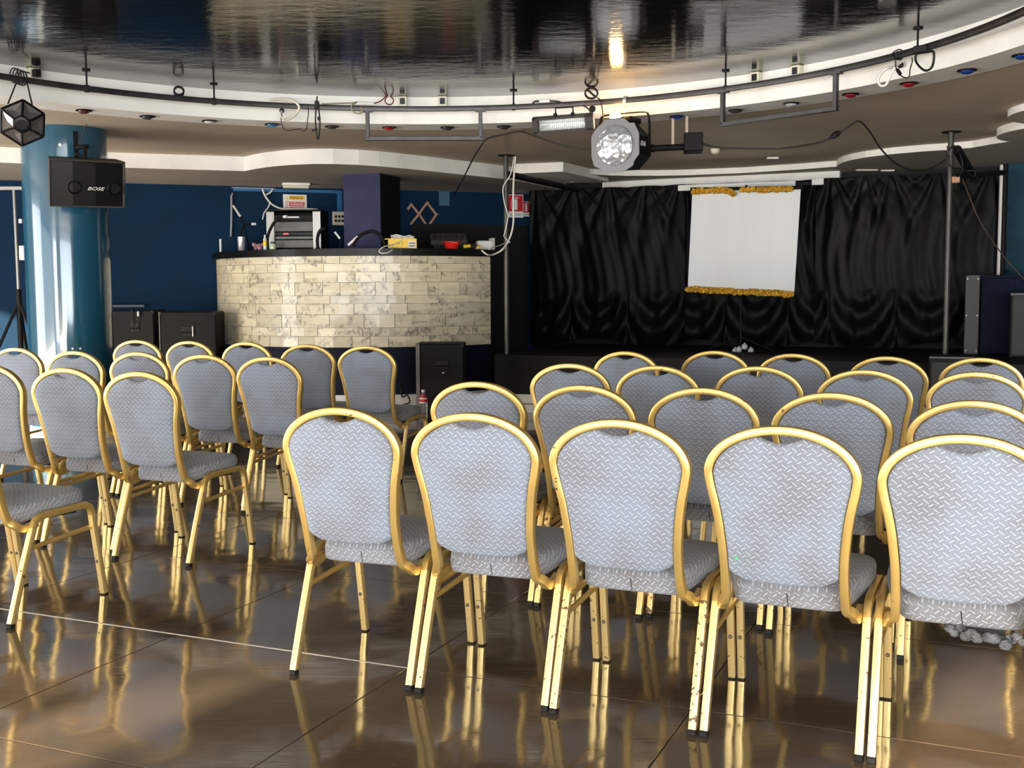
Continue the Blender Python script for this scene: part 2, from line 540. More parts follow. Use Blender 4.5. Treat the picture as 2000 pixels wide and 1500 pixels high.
mb = MB(); c = TO + T1 * -1.55; mb.box((c.x, c.y, .0004), (5.2, .0075, .0012), TM)  # strip over one joint; the sunlight on its grout is put into the colour
struct('sunlit_grout_joint', mb, mat('painted_sun_grout', (.62, .58, .50), .5), floor, label='grout joint painted pale as if sunlit, running under the nearest rows')
def wall(name, a, b, z0, z1, m, th=.12, parent=None):
    a, b = Vector((a[0], a[1], 0)), Vector((b[0], b[1], 0))
    d = (b - a).normalized(); n = Vector((-d.y, d.x, 0))
    mb = MB(); mb.prism([a, b, b + n * th, a + n * th], z0, z1)
    return struct(name, mb, m, parent)
wb0, wb1 = Vector((-9.0, 11.7, 0)), Vector((1.3, 15.43, 0))
wall('wall_back', wb0, wb1, 0, 2.95, blue_wall)
wall('wall_stage', se(-5.35, 13.82), se(.25, 13.82), 0, 2.95, black_mat)
wall('wall_stage_right', se(.25, 13.62), se(3.4, 13.62), 0, 2.95, teal_wall)
wall('wall_right', (X1, 14), (X1, Y0), 0, 2.95, teal_wall)
# left wall and rear wall with window bands
def band_wall(name, mk, L0, L1, openings, m):
    mb = MB()
    def seg(u0, u1, z0, z1): mb.prism([mk(u0, 0), mk(u1, 0), mk(u1, .2), mk(u0, .2)], z0, z1)
    u = L0
    for a, b in openings:
        seg(u, a, 0, 2.95); seg(a, b, 0, .12); seg(a, b, 2.52, 2.95); u = b
    seg(u, L1, 0, 2.95)
    struct(name, mb, m)
band_wall('wall_rear', lambda u, v: Vector((u, Y0 - v, 0)), X0 - .2, X1 + .2, [(-8.8, -6.5), (-4.4, 5.0)], white_m)
band_wall('wall_left', lambda u, v: Vector((X0 - v, u, 0)), Y0, 12, [(-.5, 8.9)], white_m)
k = 0
for mk, a, b in ((lambda u, v: Vector((u, Y0 - v, 0)), -8.8, -6.5), (lambda u, v: Vector((u, Y0 - v, 0)), -4.4, 5.0), (lambda u, v: Vector((X0 - v, u, 0)), -.5, 8.9)):
    k += 1
    mb = MB(); n = 4
    for i in range(n + 1):
        u = a + (b - a) * i / n
        u = min(max(u, a + .03), b - .03)
        mb.prism([mk(u - .03, .06), mk(u + .03, .06), mk(u + .03, .12), mk(u - .03, .12)], .12, 2.52)
    for z in (.12, 2.46): mb.prism([mk(a, .06), mk(b, .06), mk(b, .12), mk(a, .12)], z, z + .06)
    struct('window_%d' % k, mb, white_m)

# ceiling: flat taupe plane with the round opening, white ring soffit, white inner fascia, black disc
mb = MB(); N = 128
pts_o = []
for i in range(N):
    a = 2 * math.pi * i / N
    d = Vector((math.cos(a), math.sin(a), 0))
    t = min(((X1 + .2 - RC.x) / d.x) if d.x > 1e-9 else 1e9, ((X0 - .2 - RC.x) / d.x) if d.x < -1e-9 else 1e9, ((16 - RC.y) / d.y) if d.y > 1e-9 else 1e9, ((Y0 - .2 - RC.y) / d.y) if d.y < -1e-9 else 1e9)
    pts_o.append((RC + d * (ROUT - .03), RC + d * t))
vs = [(p.x, p.y, ZU) for p, q in pts_o] + [(q.x, q.y, ZU) for p, q in pts_o] + [(p.x, p.y, ZU + .02) for p, q in pts_o] + [(q.x, q.y, ZU + .02) for p, q in pts_o]
fs = []
for i in range(N):
    j = (i + 1) % N
    fs += [(i, j, N + j, N + i), (2 * N + j, 2 * N + i, 3 * N + i, 3 * N + j)]
mb.add(vs, fs)
ceiling = struct('ceiling', mb, taupe)
mb = MB(); mb.lathe([(RIN, ZTOP), (RIN, ZU - .014), (ROUT, ZU - .014), (ROUT, ZU + .01)], RC, n=160, cap=False)
struct('trim_1', mb, white_m, smooth=40, label='white ring of fascia and soffit around the black ceiling disc')
mb = MB(); mb.lathe([(0, ZTOP), (ROUT + .3, ZTOP), (ROUT + .3, ZTOP + .06), (0, ZTOP + .06)], RC, n=96)
struct('ceiling_disc', mb, disc_m, label='black lacquered ceiling disc inside the white ring')
mb = MB(); mb.box(((X0 + X1) / 2, 4.7, 3.1), (X1 - X0 + 1, 23, .1)); struct('ceiling_slab', mb, black_mat)

def step(name, path, close, z0, z1, mats=(white_m, grey_ceil)):
    poly = [Vector((p.x, p.y, 0)) for p in path] + close
    n = len(poly)
    mb = MB()
    vs = [(p.x, p.y, z0) for p in poly] + [(p.x, p.y, z1) for p in poly]
    mb.m = 0; mb.add(vs, [(i, (i + 1) % n, n + (i + 1) % n, n + i) for i in range(n)])
    mb.m = 1; mb.add(vs, [tuple(range(n))])
    return struct(name, mb, list(mats))
PL = [atz(x, y, ZU) for x, y in ((-330, 260), (-150, 277), (0, 287), (42, 289), (120, 293), (213, 297.5), (350, 302), (478, 306), (488, 303.5), (500, 301), (520, 297.5), (545, 294.5), (575, 292), (610, 290.5), (650, 290.5), (700, 292.5), (740, 295.5), (775, 299), (810, 303), (845, 307), (890, 312.5), (930, 317), (985, 323.5), (1006, 326.5))]
step('ceiling_step', PL, [se(-4.9, 13.9), Vector((1.3, 15.4, 0)), Vector((-9, 11.7, 0))], 2.55, ZU)
# white box beam beside the corner post, running back to the curtain
b0, b1 = atz(1006, 320.5, ZU), atz(1100, 316.5, ZU)
dq = (b1 - b0).normalized(); nq = Vector((-dq.y, dq.x, 0))
mb = MB(); mb.prism([b0, b1, b1 + E2 * 1.35 + dq * .10, b0 + E2 * 1.35], 2.595, ZU)
struct('ceiling_beam', mb, white_m)
PR = [atz(x, y, ZU) for x, y in ((1106, 320), (1118, 323.5), (1138, 327.5), (1160, 330), (1190, 331.7), (1220, 332.5), (1280, 332.5), (1340, 331.5), (1450, 327), (1560, 319.8), (1634, 313.8), (1638, 309.5), (1647, 305), (1662, 300.5), (1690, 295), (1740, 288.5), (1800, 283), (1860, 279), (1900, 275), (1942, 267), (2100, 245), (2300, 215))]
step('ceiling_step', PR, [Vector((X1 + .1, 11.5, 0)), Vector((X1 + .1, 14, 0)), se(-4.6, 13.9)], 2.635, ZU)
P2 = [atz(x, y, 2.635) for x, y in ((1118, 361), (1160, 358), (1214, 354), (1300, 349.5), (1420, 344), (1540, 338.5), (1640, 333.6))]
step('ceiling_step', P2, [P2[-1] + E2 * .72, se(-4.75, 13.9)], 2.545, 2.635)
for c, r, rin, z in (((4.60, 8.95), .66, .40, 2.645), ((5.02, 9.98), .72, .45, 2.63)):
    mb = MB(); mb.lathe([(rin, ZU), (rin, z + .012), (rin + .02, z), (r, z), (r, ZU)], (c[0], c[1], 0), n=64, cap=False)
    o = struct('ceiling_ring', mb, [white_m, grey_ceil], smooth=30)
    for p in o.data.polygons:
        if abs(p.normal.z) > .6: p.material_index = 1
# blue trim frame on the back wall
wd = (wb1 - wb0).normalized(); wn = Vector((wd.y, -wd.x, 0))
def on_wall(px, py, off=.0):           # point on the back wall under a pixel
    r = ray(px, py); q = wb0 + wn * off
    t = (q.dot(wn)) / (r.x * wn.x + r.y * wn.y)
    return Vector((0, 0, HC)) + r * t
def wall_panel(mb, px0, py0, px1, py1, th, off=.0):
    a, b = on_wall(px0, py0), on_wall(px1, py1)
    a2, b2 = Vector((a.x, a.y, 0)), Vector((b.x, b.y, 0))
    mb.prism([a2 + wn * off, b2 + wn * off, b2 + wn * (off + th), a2 + wn * (off + th)], min(a.z, b.z), max(a.z, b.z))
mb = MB(); wall_panel(mb, 455, 367, 668, 378, .02); struct('trim_2', mb, blue_trim)
mb = MB(); wall_panel(mb, 658, 378, 668, 420, .02); struct('trim_3', mb, blue_trim)
mb = MB(); wall_panel(mb, 803, 437, 1030, 760, .05, .0); struct('trim_4', mb, black_mat, label='black lower panelling of the back wall right of the navy column')
# round pillar
PC, PRAD = Vector((-3.905, 10.0, 0)), .355
mb = MB(); mb.lathe([(PRAD, 0), (PRAD, ZU)], PC, n=64)
struct('pillar', mb, teal, smooth=40)
mb = MB(); mb.lathe([(PRAD + .012, 0), (PRAD + .012, .12), (PRAD, .125)], PC, n=64)
struct('baseboard_pillar', mb, skirting_m, smooth=40)
# stage with pale skirting
S0, SZ = 11.02, .60
mb = MB(); mb.prism([se(-4.72, S0), se(3.2, S0), se(3.2, 13.62), se(-4.72, 13.62)], 0, SZ); struct('stage_floor', mb, black_mat)
mb = MB(); mb.prism([se(-4.72, S0 - .015), se(3.2, S0 - .015), se(3.2, S0), se(-4.72, S0)], 0, .085); mb.prism([se(-4.72, S0 - .03), se(3.2, S0 - .03), se(3.2, S0), se(-4.72, S0)], .095, .19)
struct('baseboard_stage', mb, skirting_m)

# ------------------------------------------------------------------ booth with curved plank front
BC, BR = Vector((-1.617, 13.69, 0)), 1.886
bo = Thing('disc_jockey_booth', 'curved booth faced with distressed cream planks and topped with a black counter', 'booth', BC)
def arc_pts(r, a0, a1, n): return [BC + Vector((math.cos(a0 + (a1 - a0) * i / n) * r, math.sin(a0 + (a1 - a0) * i / n) * r, 0)) for i in range(n + 1)]
A0, A1 = R(-178), R(-42.5)
BZ0, BZ1, CZ = .695, 1.652, 1.725
mb = MB(); mb.prism(arc_pts(BR - .015, A0, A1, 48) + list(reversed(arc_pts(BR - .06, A0, A1, 48))), BZ0, BZ1)
bo.part('front_panel', mb, mat('cream_panel_back', (.16, .14, .10), .5))
mb = MB(); mb.prism(arc_pts(BR + .04, A0, A1 + .02, 48) + list(reversed(arc_pts(BR - .24, A0, A1 + .02, 48))), BZ1, CZ)
for u0, u1 in ((A0, R(-107)), (R(-62), A1)): mb.prism(arc_pts(BR - .20, u0, u1, 24) + list(reversed(arc_pts(.95, u0, u1, 24))), BZ1 + .01, CZ)
bo.part('counter', mb, black_gloss)
mb = MB(); mb.prism(arc_pts(BR - .03, A0, A1, 40) + list(reversed(arc_pts(BR - .10, A0, A1, 40))), .19, BZ0)
bo.part('plinth', mb, mat('plinth_navy', (.003, .005, .02), .6, spec=.2))
mb = MB(); mb.prism(arc_pts(BR - .02, A0, A1, 40) + list(reversed(arc_pts(BR - .10, A0, A1, 40))), 0, .19); bo.part('skirting', mb, skirting_m)
a0e = arc_pts(1, A1, A1, 1)[0] - BC
mb = MB(); sd = Vector((-a0e.y, a0e.x, 0)) * .02
mb.prism([BC + a0e * (BR - .02), BC + a0e * .95, BC + a0e * .95 + sd, BC + a0e * (BR - .02) + sd], 0, BZ1); bo.part('end_panel', mb, black_mat)
def plank_mat():
    m = mat('distressed_plank', (.6, .5, .3), .34, coat=.15)
    nt = m.node_tree; N, L = nt.nodes, nt.links; p = N['Principled BSDF']
    g = N.new('ShaderNodeNewGeometry'); oi = N.new('ShaderNodeObjectInfo')
    cb = N.new('ShaderNodeCombineXYZ'); L.new(oi.outputs['Random'], cb.inputs[2])
    sc = N.new('ShaderNodeVectorMath'); sc.operation = 'SCALE'; sc.inputs['Scale'].default_value = 9; L.new(cb.outputs[0], sc.inputs[0])
    ad = N.new('ShaderNodeVectorMath'); ad.operation = 'ADD'; L.new(g.outputs['Position'], ad.inputs[0]); L.new(sc.outputs[0], ad.inputs[1])
    def noise(scale, stretch, detail=6, dist=0):
        mp = N.new('ShaderNodeMapping'); mp.inputs['Scale'].default_value = stretch; L.new(ad.outputs[0], mp.inputs[0])
        n = N.new('ShaderNodeTexNoise'); n.inputs['Scale'].default_value = scale; n.inputs['Detail'].default_value = detail; n.inputs['Distortion'].default_value = dist
        L.new(mp.outputs[0], n.inputs['Vector']); return n.outputs[0]
    def ramp(f, a, b, c0, c1):
        r = N.new('ShaderNodeValToRGB'); r.color_ramp.elements[0].position = a; r.color_ramp.elements[1].position = b
        r.color_ramp.elements[0].color = (*c0, 1); r.color_ramp.elements[1].color = (*c1, 1); L.new(f, r.inputs[0]); return r.outputs[0]
    base = ramp(noise(3, (1, 1, 7)), .3, .7, (.66, .57, .38), (.80, .73, .53))
    stain = ramp(noise(4.5, (1, 1, 1.5), 8, 1.0), .50, .62, (0, 0, 0), (1, 1, 1))
    fine = ramp(noise(24, (1.6, 1.6, 1), 8), .40, .58, (0, 0, 0), (1, 1, 1))
    ml = N.new('ShaderNodeMath'); ml.operation = 'MULTIPLY'; L.new(stain, ml.inputs[0]); L.new(fine, ml.inputs[1])
    m2 = N.new('ShaderNodeMath'); m2.operation = 'MULTIPLY'; L.new(ml.outputs[0], m2.inputs[0]); m2.inputs[1].default_value = .8
    mx = N.new('ShaderNodeMix'); mx.data_type = 'RGBA'; L.new(m2.outputs[0], mx.inputs[0]); L.new(base, mx.inputs[6]); mx.inputs[7].default_value = (.17, .135, .095, 1)
    hs = N.new('ShaderNodeVectorMath'); hs.operation = 'SCALE'; L.new(mx.outputs[2], hs.inputs[0])
    mr = N.new('ShaderNodeMapRange'); mr.inputs[3].default_value = .86; mr.inputs[4].default_value = 1.06; L.new(oi.outputs['Random'], mr.inputs[0]); L.new(mr.outputs[0], hs.inputs['Scale'])
    L.new(hs.outputs[0], p.inputs['Base Color'])
    return m
plank_m = plank_mat()
rows_px = [500, 514.5, 531, 551, 576.5, 592, 613, 638.5, 655.5, 677]      # row joints at the front of the curve
rows_z = [BZ1 - .002 - (y - 500) / (677 - 500) * (BZ1 - BZ0) for y in rows_px]
rnd = random.Random(3)
for k in range(len(rows_z) - 1):
    z1, z0 = rows_z[k], rows_z[k + 1]
    a = A0 + .0
    first = True
    while a < A1 - .01:
        ln = rnd.choice((.32, .37, .56, .60, .19)) / BR
        if first: ln *= rnd.uniform(.3, 1); first = False
        e = min(a + ln, A1)
        if A1 - e < .05: e = A1
        g = .0016
        n = max(2, int((e - a) / .08))
        mb = MB(); mb.prism(arc_pts(BR - .004 + rnd.uniform(0, .0015), a + g, e - g, n) + list(reversed(arc_pts(BR - .017, a + g, e - g, n))), z0 + .0018, z1 - .0018)
        bo.part('plank', mb, plank_m)
        a = e

# ------------------------------------------------------------------ banquet chairs
EA, EB, EZ = .2140, .14, .78                          # elliptic arch of the back
WZ = [(.40, .1815), (.44, .179), (.48, .178), (.54, .179), (.59, .183), (.65, .190), (.70, .199), (.74, .208), (.78, .2140)]
YZ = [(.36, .085), (.41, .050), (.475, .031), (.54, .014), (.60, .002), (.70, -.016), (.80, -.031), (.92, -.042)]
def interp(T, z):
    if z <= T[0][0]: return T[0][1]
    for (a, p), (b, q) in zip(T, T[1:]):
        if z <= b: return p + (q - p) * (z - a) / (b - a)
    return T[-1][1]
TW, TDP = .0245, .030
def back_frame():
    half = [Vector((.195, .175, .376)), Vector((.193, .135, .366)), Vector((.189, .098, .368)), Vector((.185, .070, .388))]
    half += [Vector((w - TW / 2, interp(YZ, z), z)) for z, w in WZ]
    for k in range(1, 8):
        t = math.pi / 2 * k / 8
        z = EZ + (EB - TW / 2) * math.sin(t)
        half.append(Vector(((EA - TW / 2) * math.cos(t), interp(YZ, z), z)))
    top = Vector((0, interp(YZ, .92), EZ + EB - TW / 2))
    h = spline(half + [top, Vector((-half[-1].x, half[-1].y, half[-1].z))], 3)
    h = h[:len(half) * 3 + 1]
    path = h[:-1] + [top] + [Vector((-p.x, p.y, p.z)) for p in reversed(h[:-1])]
    As, Bs = [], []
    for i, p in enumerate(path):
        t = (path[min(i + 1, len(path) - 1)] - path[max(i - 1, 0)]).normalized()
        if p.z > .62: ref = Vector((0, 1, 0)).cross(t) if t.x <= 0 or True else None
        if p.z > .62:
            ref = Vector((t.z, 0, -t.x))
            if ref.dot(Vector((p.x, 0, p.z - .70))) < 0: ref = -ref
        else:
            ref = Vector((1 if p.x > 0 else -1, 0, 0))
        A = (ref - t * ref.dot(t)).normalized()
        As.append(A); Bs.append(t.cross(A))
    return MB().sweep(path, As, Bs, TW, TDP, .004)
def inner_outline():
    o = []
    gap = TW + .001
    zs = [.494, .52, .55, .59, .65, .70, .74, .78]
    right = [Vector((interp(WZ, z) - gap, 0, z)) for z in zs]
    ea, eb = EA - gap, EB - gap
    for k in range(1, 20):
        t = math.pi / 2 * k / 20
        q = Vector((ea * math.cos(t), 0, EZ + eb * math.sin(t)))
        if q.x > .060: right.append(q)
    zl = EZ + eb * math.sqrt(1 - (.057 / ea) ** 2)
    zc = EZ + eb - .0235
    notch = [Vector((x, 0, zc + (zl - .002 - zc) * (x / .057) ** 2)) for x in (.056, .050, .040, .028, .015, 0)]
    bottom = [Vector((0, 0, .459)), Vector((.06, 0, .460)), Vector((.11, 0, .467)), Vector((.140, 0, .482))]
    h = bottom + right + notch
    return h + [Vector((-p.x, 0, p.z)) for p in reversed(h[1:-1])]
def backrest():
    ol = inner_outline()
    c = Vector((0, 0, .69)); n = len(ol)
    rear = [(1, .011), (.985, .018), (.95, .0215), (.85, .025), (.6, .029), (.3, .031)]
    front = [(1, .009), (.985, .013), (.94, .017), (.85, .024), (.6, .036), (.3, .040)]
    mb = MB(); vs, fs = [], []
    def ring(f, off, sgn):
        k = len(vs)
        for p in ol:
            q = c + (p - c) * f
            vs.append(Vector((q.x, interp(YZ, q.z) + sgn * off, q.z)))
        return k
    for prof, sg in ((rear, -1), (front, 1)):
        prev = None
        for f, off in prof:
            k = ring(f, off if f < 1 else 0, sg)
            if prev is not None:
                fs += [(prev + i, prev + (i + 1) % n, k + (i + 1) % n, k + i) for i in range(n)]
            prev = k
        vs.append(Vector((0, interp(YZ, .69) + sg * prof[-1][1], .69)))
        fs += [(prev + i, prev + (i + 1) % n, len(vs) - 1) for i in range(n)]
    return mb.add(vs, fs)
def seat_outline():
    h = [(0, .093), (.07, .094), (.115, .096), (.138, .102), (.153, .116), (.166, .145), (.182, .19), (.197, .24), (.209, .29), (.214, .345), (.212, .40), (.198, .436), (.16, .450), (.08, .455), (0, .457)]
    h = spline([Vector((x, y, 0)) for x, y in h], 2)
    return h + [Vector((-p.x, p.y, 0)) for p in reversed(h[1:-1])]
def seat():
    ol = seat_outline(); c = Vector((0, .26, 0)); n = len(ol)
    prof = [(.80, .384), (.965, .384), (.99, .389), (1, .400), (1.004, .425), (1, .4345), (.990, .437), (.997, .441), (.985, .455), (.94, .467), (.85, .474), (.6, .480), (.3, .482)]
    mb = MB(); vs, fs = [], []
    for f, z in prof:
        for p in ol:
            q = c + (p - c) * f
            lo = .379 + .040 * min(1, max(0, (q.y - .13) / .18)); hi = .455 + .030 * min(1, max(0, (q.y - .10) / .28))
            vs.append(Vector((q.x, q.y, lo + (hi - lo) * (z - .384) / .098)))
    for k in range(len(prof) - 1):
        fs += [(k * n + i, k * n + (i + 1) % n, (k + 1) * n + (i + 1) % n, (k + 1) * n + i) for i in range(n)]
    vs.append(Vector((0, .26, .486))); m = len(vs) - 1; b = (len(prof) - 1) * n
    fs += [(b + i, b + (i + 1) % n, m) for i in range(n)]
    fs.append(tuple(reversed(range(n))))
    return mb.add(vs, fs)
LX = .2165
def planar_sweep(pts, x0, x1, w, d):
    pts = [Vector((x0 + (x1 - x0) * i / (len(pts) - 1), y, z)) for i, (y, z) in enumerate(pts)]
    As, Bs = [], []
    for i in range(len(pts)):
        t = (pts[min(i + 1, len(pts) - 1)] - pts[max(i - 1, 0)]).normalized()
        A = Vector((1, 0, 0)); A = (A - t * A.dot(t)).normalized()
        As.append(A); Bs.append(t.cross(A))
    return MB().sweep(pts, As, Bs, w, d, .003)
def seam():
    return MB().tube([(.002, .0945, .384), (.0, .0918, .403), (-.002, .0925, .421)], .0016, 4)
ME = {}
def chair_meshes():
    ME['back_frame'] = back_frame().mesh('back_frame', gold_m, None, 28)
    ME['backrest'] = backrest().mesh('backrest', fab_back, None, 60)
    ME['seat'] = seat().mesh('seat', fab_seat, None, 60)
    ME['seam'] = seam().mesh('seam', dark_cable)
    mb = MB(); mb.prism([(-.13, .14), (.13, .14), (.185, .41), (-.185, .41)], .374, .384); ME['seat_board'] = mb.mesh('seat_board', black_mat)
    for sx, side in ((-1, 'l'), (1, 'r')):
        rail = [(.133, .362), (.142, .382), (.155, .396), (.174, .404), (.20, .4065), (.30, .4065), (.40, .4065), (.430, .403), (.449, .392), (.459, .376), (.463, .360)]
        ME['side_rail' + side] = planar_sweep(rail, sx * LX, sx * (LX + .002), .022, .028).mesh('side_rail', gold_m, None, 40)
        ME['rear_leg' + side] = planar_sweep([(.004, .014), (.066, .188), (.134, .364)], sx * LX, sx * LX, .023, .027).mesh('leg', gold_leg, None, 40)
        ME['rear_leg_rust' + side] = planar_sweep([(.004, .014), (.066, .188), (.134, .364)], sx * LX, sx * LX, .023, .027).mesh('leg', gold_rust, None, 40)
        ME['front_leg' + side] = planar_sweep([(.520, .006), (.491, .188), (.4625, .362)], sx * (LX + .003), sx * (LX + .002), .023, .027).mesh('leg', gold_leg, None, 40)
        ME['stretcher' + side] = planar_sweep([(.105, .286), (.29, .296), (.472, .306)], sx * (LX - .004), sx * (LX - .004), .010, .019).mesh('stretcher', gold_m, None, 40)
        for nm, y, x in (('rear', .002, LX), ('front', .520, LX + .003)):
            mb = MB(); mb.box((sx * x, y, .0085 if nm == 'rear' else .004), (.0235, .0285, .017 if nm == 'rear' else .008), bev=.002); ME[nm + '_foot' + side] = mb.mesh('foot_cap', rubber)
        mb = MB(); mb.lathe([(.0065, 0), (.0065, .003), (.004, .0045), (0, .0045)], (sx * (LX + .003), .4955 - .0125, .152), (0, -1, .16), 10); ME['bolt' + side] = mb.mesh('bolt', bolt_m)
chair_meshes()
GROUP_R, GROUP_L = 'banquet chairs right of the aisle', 'banquet chairs left of the aisle'
def make_chair(x, y, yaw, label, group, rust=False):
    e = bpy.data.objects.new('banquet_chair', None); C.objects.link(e); e.empty_display_size = .05
    e.location = (x, y, 0); e.rotation_euler = (0, 0, -R(yaw))
    tag(e, label, 'chair', group)
    link('back_frame', ME['back_frame'], e); link('backrest', ME['backrest'], e)
    s = link('seat', ME['seat'], e); link('seam', ME['seam'], s); link('seat_board', ME['seat_board'], s)
    for sd in 'lr':
        link('side_rail', ME['side_rail' + sd], e)
        l = link('leg', ME[('rear_leg_rust' if rust else 'rear_leg') + sd], e); link('foot_cap', ME['rear_foot' + sd], l)
        l = link('leg', ME['front_leg' + sd], e); link('foot_cap', ME['front_foot' + sd], l); link('bolt', ME['bolt' + sd], l)
        link('stretcher', ME['stretcher' + sd], e)
    return e
CH = {
'F1': (-.541, 3.644, 20.6), 'F2': (-.104, 3.463, 21.9), 'F3': (.319, 3.273, 23.4), 'F4': (.750, 3.091, 23.8), 'F5': (1.170, 2.907, 23.4),
'R21': (-.127, 4.633, 22.8), 'R22': (.291, 4.441, 23.7), 'R23': (.737, 4.288, 22.0), 'R24': (1.163, 4.067, 22.1), 'R25': (1.551, 3.761, 22.5),
'R31': (.306, 5.727, 20.7), 'R32': (.720, 5.531, 25.2), 'R33': (1.199, 5.446, 22.0), 'R34': (1.627, 5.179, 21.9), 'R35': (2.075, 5.015, 22.3),
'R41': (.705, 6.799, 29.3), 'R42': (1.198, 6.834, 27.1), 'R43': (1.632, 6.480, 29.3), 'R44': (2.071, 6.178, 28.8), 'R45': (2.503, 6.026, 26.3),
'A1': (-2.145, 4.341, 20.9), 'A0': (-2.585, 4.510, 20.9),
'B3': (-1.730, 5.304, 21.1), 'B2': (-2.191, 5.589, 19.6), 'B1': (-2.667, 5.823, 21.8),
'C1': (-3.320, 7.612, 19.3), 'C2': (-2.757, 7.168, 18.0), 'C3': (-2.297, 7.000, 17.4), 'C4': (-1.807, 6.686, 17.7), 'C5': (-1.368, 6.423, 20.4),
'D1': (-2.878, 8.719, 15.5), 'D2': (-2.406, 8.498, 19.5), 'D3': (-1.929, 8.292, 20.0), 'D4': (-1.412, 7.875, 17.5), 'D5': (-.967, 7.618, 17.7)}
ORD = ['', 'first', 'second', 'third', 'fourth', 'fifth']
LAB = {
'F1': 'banquet chair with the palest, brightest back, aisle end of the nearest right-hand row',
'F2': 'banquet chair with crisp woven back, second from the aisle in the nearest right-hand row',
'F3': 'banquet chair with rusty chipped rear legs, middle of the nearest right-hand row',
'F4': 'banquet chair with a small green sticker on its back, nearest right-hand row',
'F5': 'banquet chair with torn grey lining hanging under its seat, nearest row, right edge',
'A1': 'banquet chair at the lower left edge with only its seat and legs in view',
'A0': 'banquet chair beyond the left frame edge, only one front leg showing',
'B1': 'banquet chair cut by the left edge, left end of the row of three',
'B2': 'banquet chair in the middle of the left row of three, stained grey back',
'B3': 'banquet chair at the aisle end of the left row of three, whole side in view',
'C1': 'banquet chair cut by the left edge in front of the teal pillar, pillar row',
'C2': 'banquet chair standing right in front of the pillar foot, second in the pillar row',
'C5': 'banquet chair with a dark smudge on its back, aisle end of the pillar row',
'D5': 'banquet chair at the aisle end of the farthest left row, beside the black floor speaker'}
for i in range(1, 6):
    for r, nm in ((2, 'second right-hand row from the front'), (3, 'third right-hand row from the front'), (4, 'farthest right-hand row, before the stage')):
        LAB['R%d%d' % (r, i)] = 'gold banquet chair, %s from the aisle, %s' % (ORD[i], nm)
    LAB.setdefault('C%d' % i, 'gold banquet chair, %s from the left, in the left row starting at the pillar' % ORD[i])
    LAB.setdefault('D%d' % i, 'gold banquet chair, %s from the left, in the farthest left row before the booth' % ORD[i])
for row in ('F', 'R2', 'R3', 'R4', 'B', 'C', 'D'):        # neighbours stand leg to leg without running into each other
    ks = sorted((k for k in CH if k.startswith(row) and len(k) == len(row) + 1), key=lambda k: CH[k][0])
    for p, q in zip(ks, ks[1:]):
        (x0, y0, a0), (x1, y1, a1) = CH[p], CH[q]
        am = R((a0 + a1) / 2); d = (x1 - x0) * math.cos(am) - (y1 - y0) * math.sin(am)
        if d < .466:
            g = (.466 - d); CH[q] = (x1 + g * math.cos(am), y1 - g * math.sin(am), a1)
CHAIR = {}
for k, (x, y, a) in CH.items():
    CHAIR[k] = make_chair(x, y, a, LAB[k], GROUP_R if k[0] in 'FR' else GROUP_L, rust=k in ('F3', 'R22', 'R23'))
mb = MB(); mb.lathe([(.005, 0), (.005, .001), (0, .0012)], (-.125, interp(YZ, .535) - .029, .535), (0, -1, 0), 8)
o = link('sticker', mb.mesh('sticker', mat('green_sticker', (.02, .45, .16), .5)), CHAIR['F4'])
mb = MB()
for i in range(16):
    mb.ball((-.03 + .014 * i, .07 + random.uniform(-.02, .03), .372 + random.uniform(-.010, .008) - .012 * math.sin(i / 15 * math.pi)), random.uniform(.010, .019), 7, 5, (1, .8, .8))
link('torn_lining', mb.mesh('torn_lining', mat('grey_fluff', (.11, .115, .125), .95, var=.5, vscale=60, bump=.9, bscale=90), None, 180), CHAIR['F5'])

# ------------------------------------------------------------------ ring rail and what hangs from it
RR, RZ = 3.45, 2.775
def ring_pt(px, r=RR, z=RZ):
    p = on_circle(px, RC, r, True, 180)
    return Vector((p.x, p.y, z))
def ring_ang(p): return math.atan2(p.y - RC.y, p.x - RC.x)
def ring_dirs(p):                       # inward normal, tangent (towards the camera's right)
    n = Vector((RC.x - p.x, RC.y - p.y, 0)).normalized()
    return n, Vector((-n.y, n.x, 0)) * -1 if Vector((-n.y, n.x, 0)).x < 0 else Vector((-n.y, n.x, 0))
th = Thing('lighting_rail', 'dark steel rail curving right round in front of the white ring fascia', 'rail', (RC.x, RC.y, RZ))
N = 144
pts = [RC + Vector((math.cos(2 * math.pi * i / N) * RR, math.sin(2 * math.pi * i / N) * RR, RZ)) for i in range(N)]
As = [Vector((math.cos(2 * math.pi * i / N), math.sin(2 * math.pi * i / N), 0)) for i in range(N)]
mb = MB().sweep(pts, As, [Vector((0, 0, 1))] * N, .035, .040, .003, closed=True)
th.part('rail', mb, rail_m, smooth=30)
for px in (418, 1003, 1417, 170, 1790):
    p = ring_pt(px)
    mb = MB().cyl(p, (p.x, p.y, ZTOP), .007, 8); mb.cyl((p.x, p.y, ZTOP - .008), (p.x, p.y, ZTOP), .03, 12); mb.box(p, (.03, .03, .05))
    th.part('hanger_rod', mb, black_metal)
def zof(px, py, p):                     # height seen at pixel row py above the ground point p
    r = ray(px, py)
    return HC + r.z * math.hypot(p.x, p.y) / math.hypot(r.x, r.y)
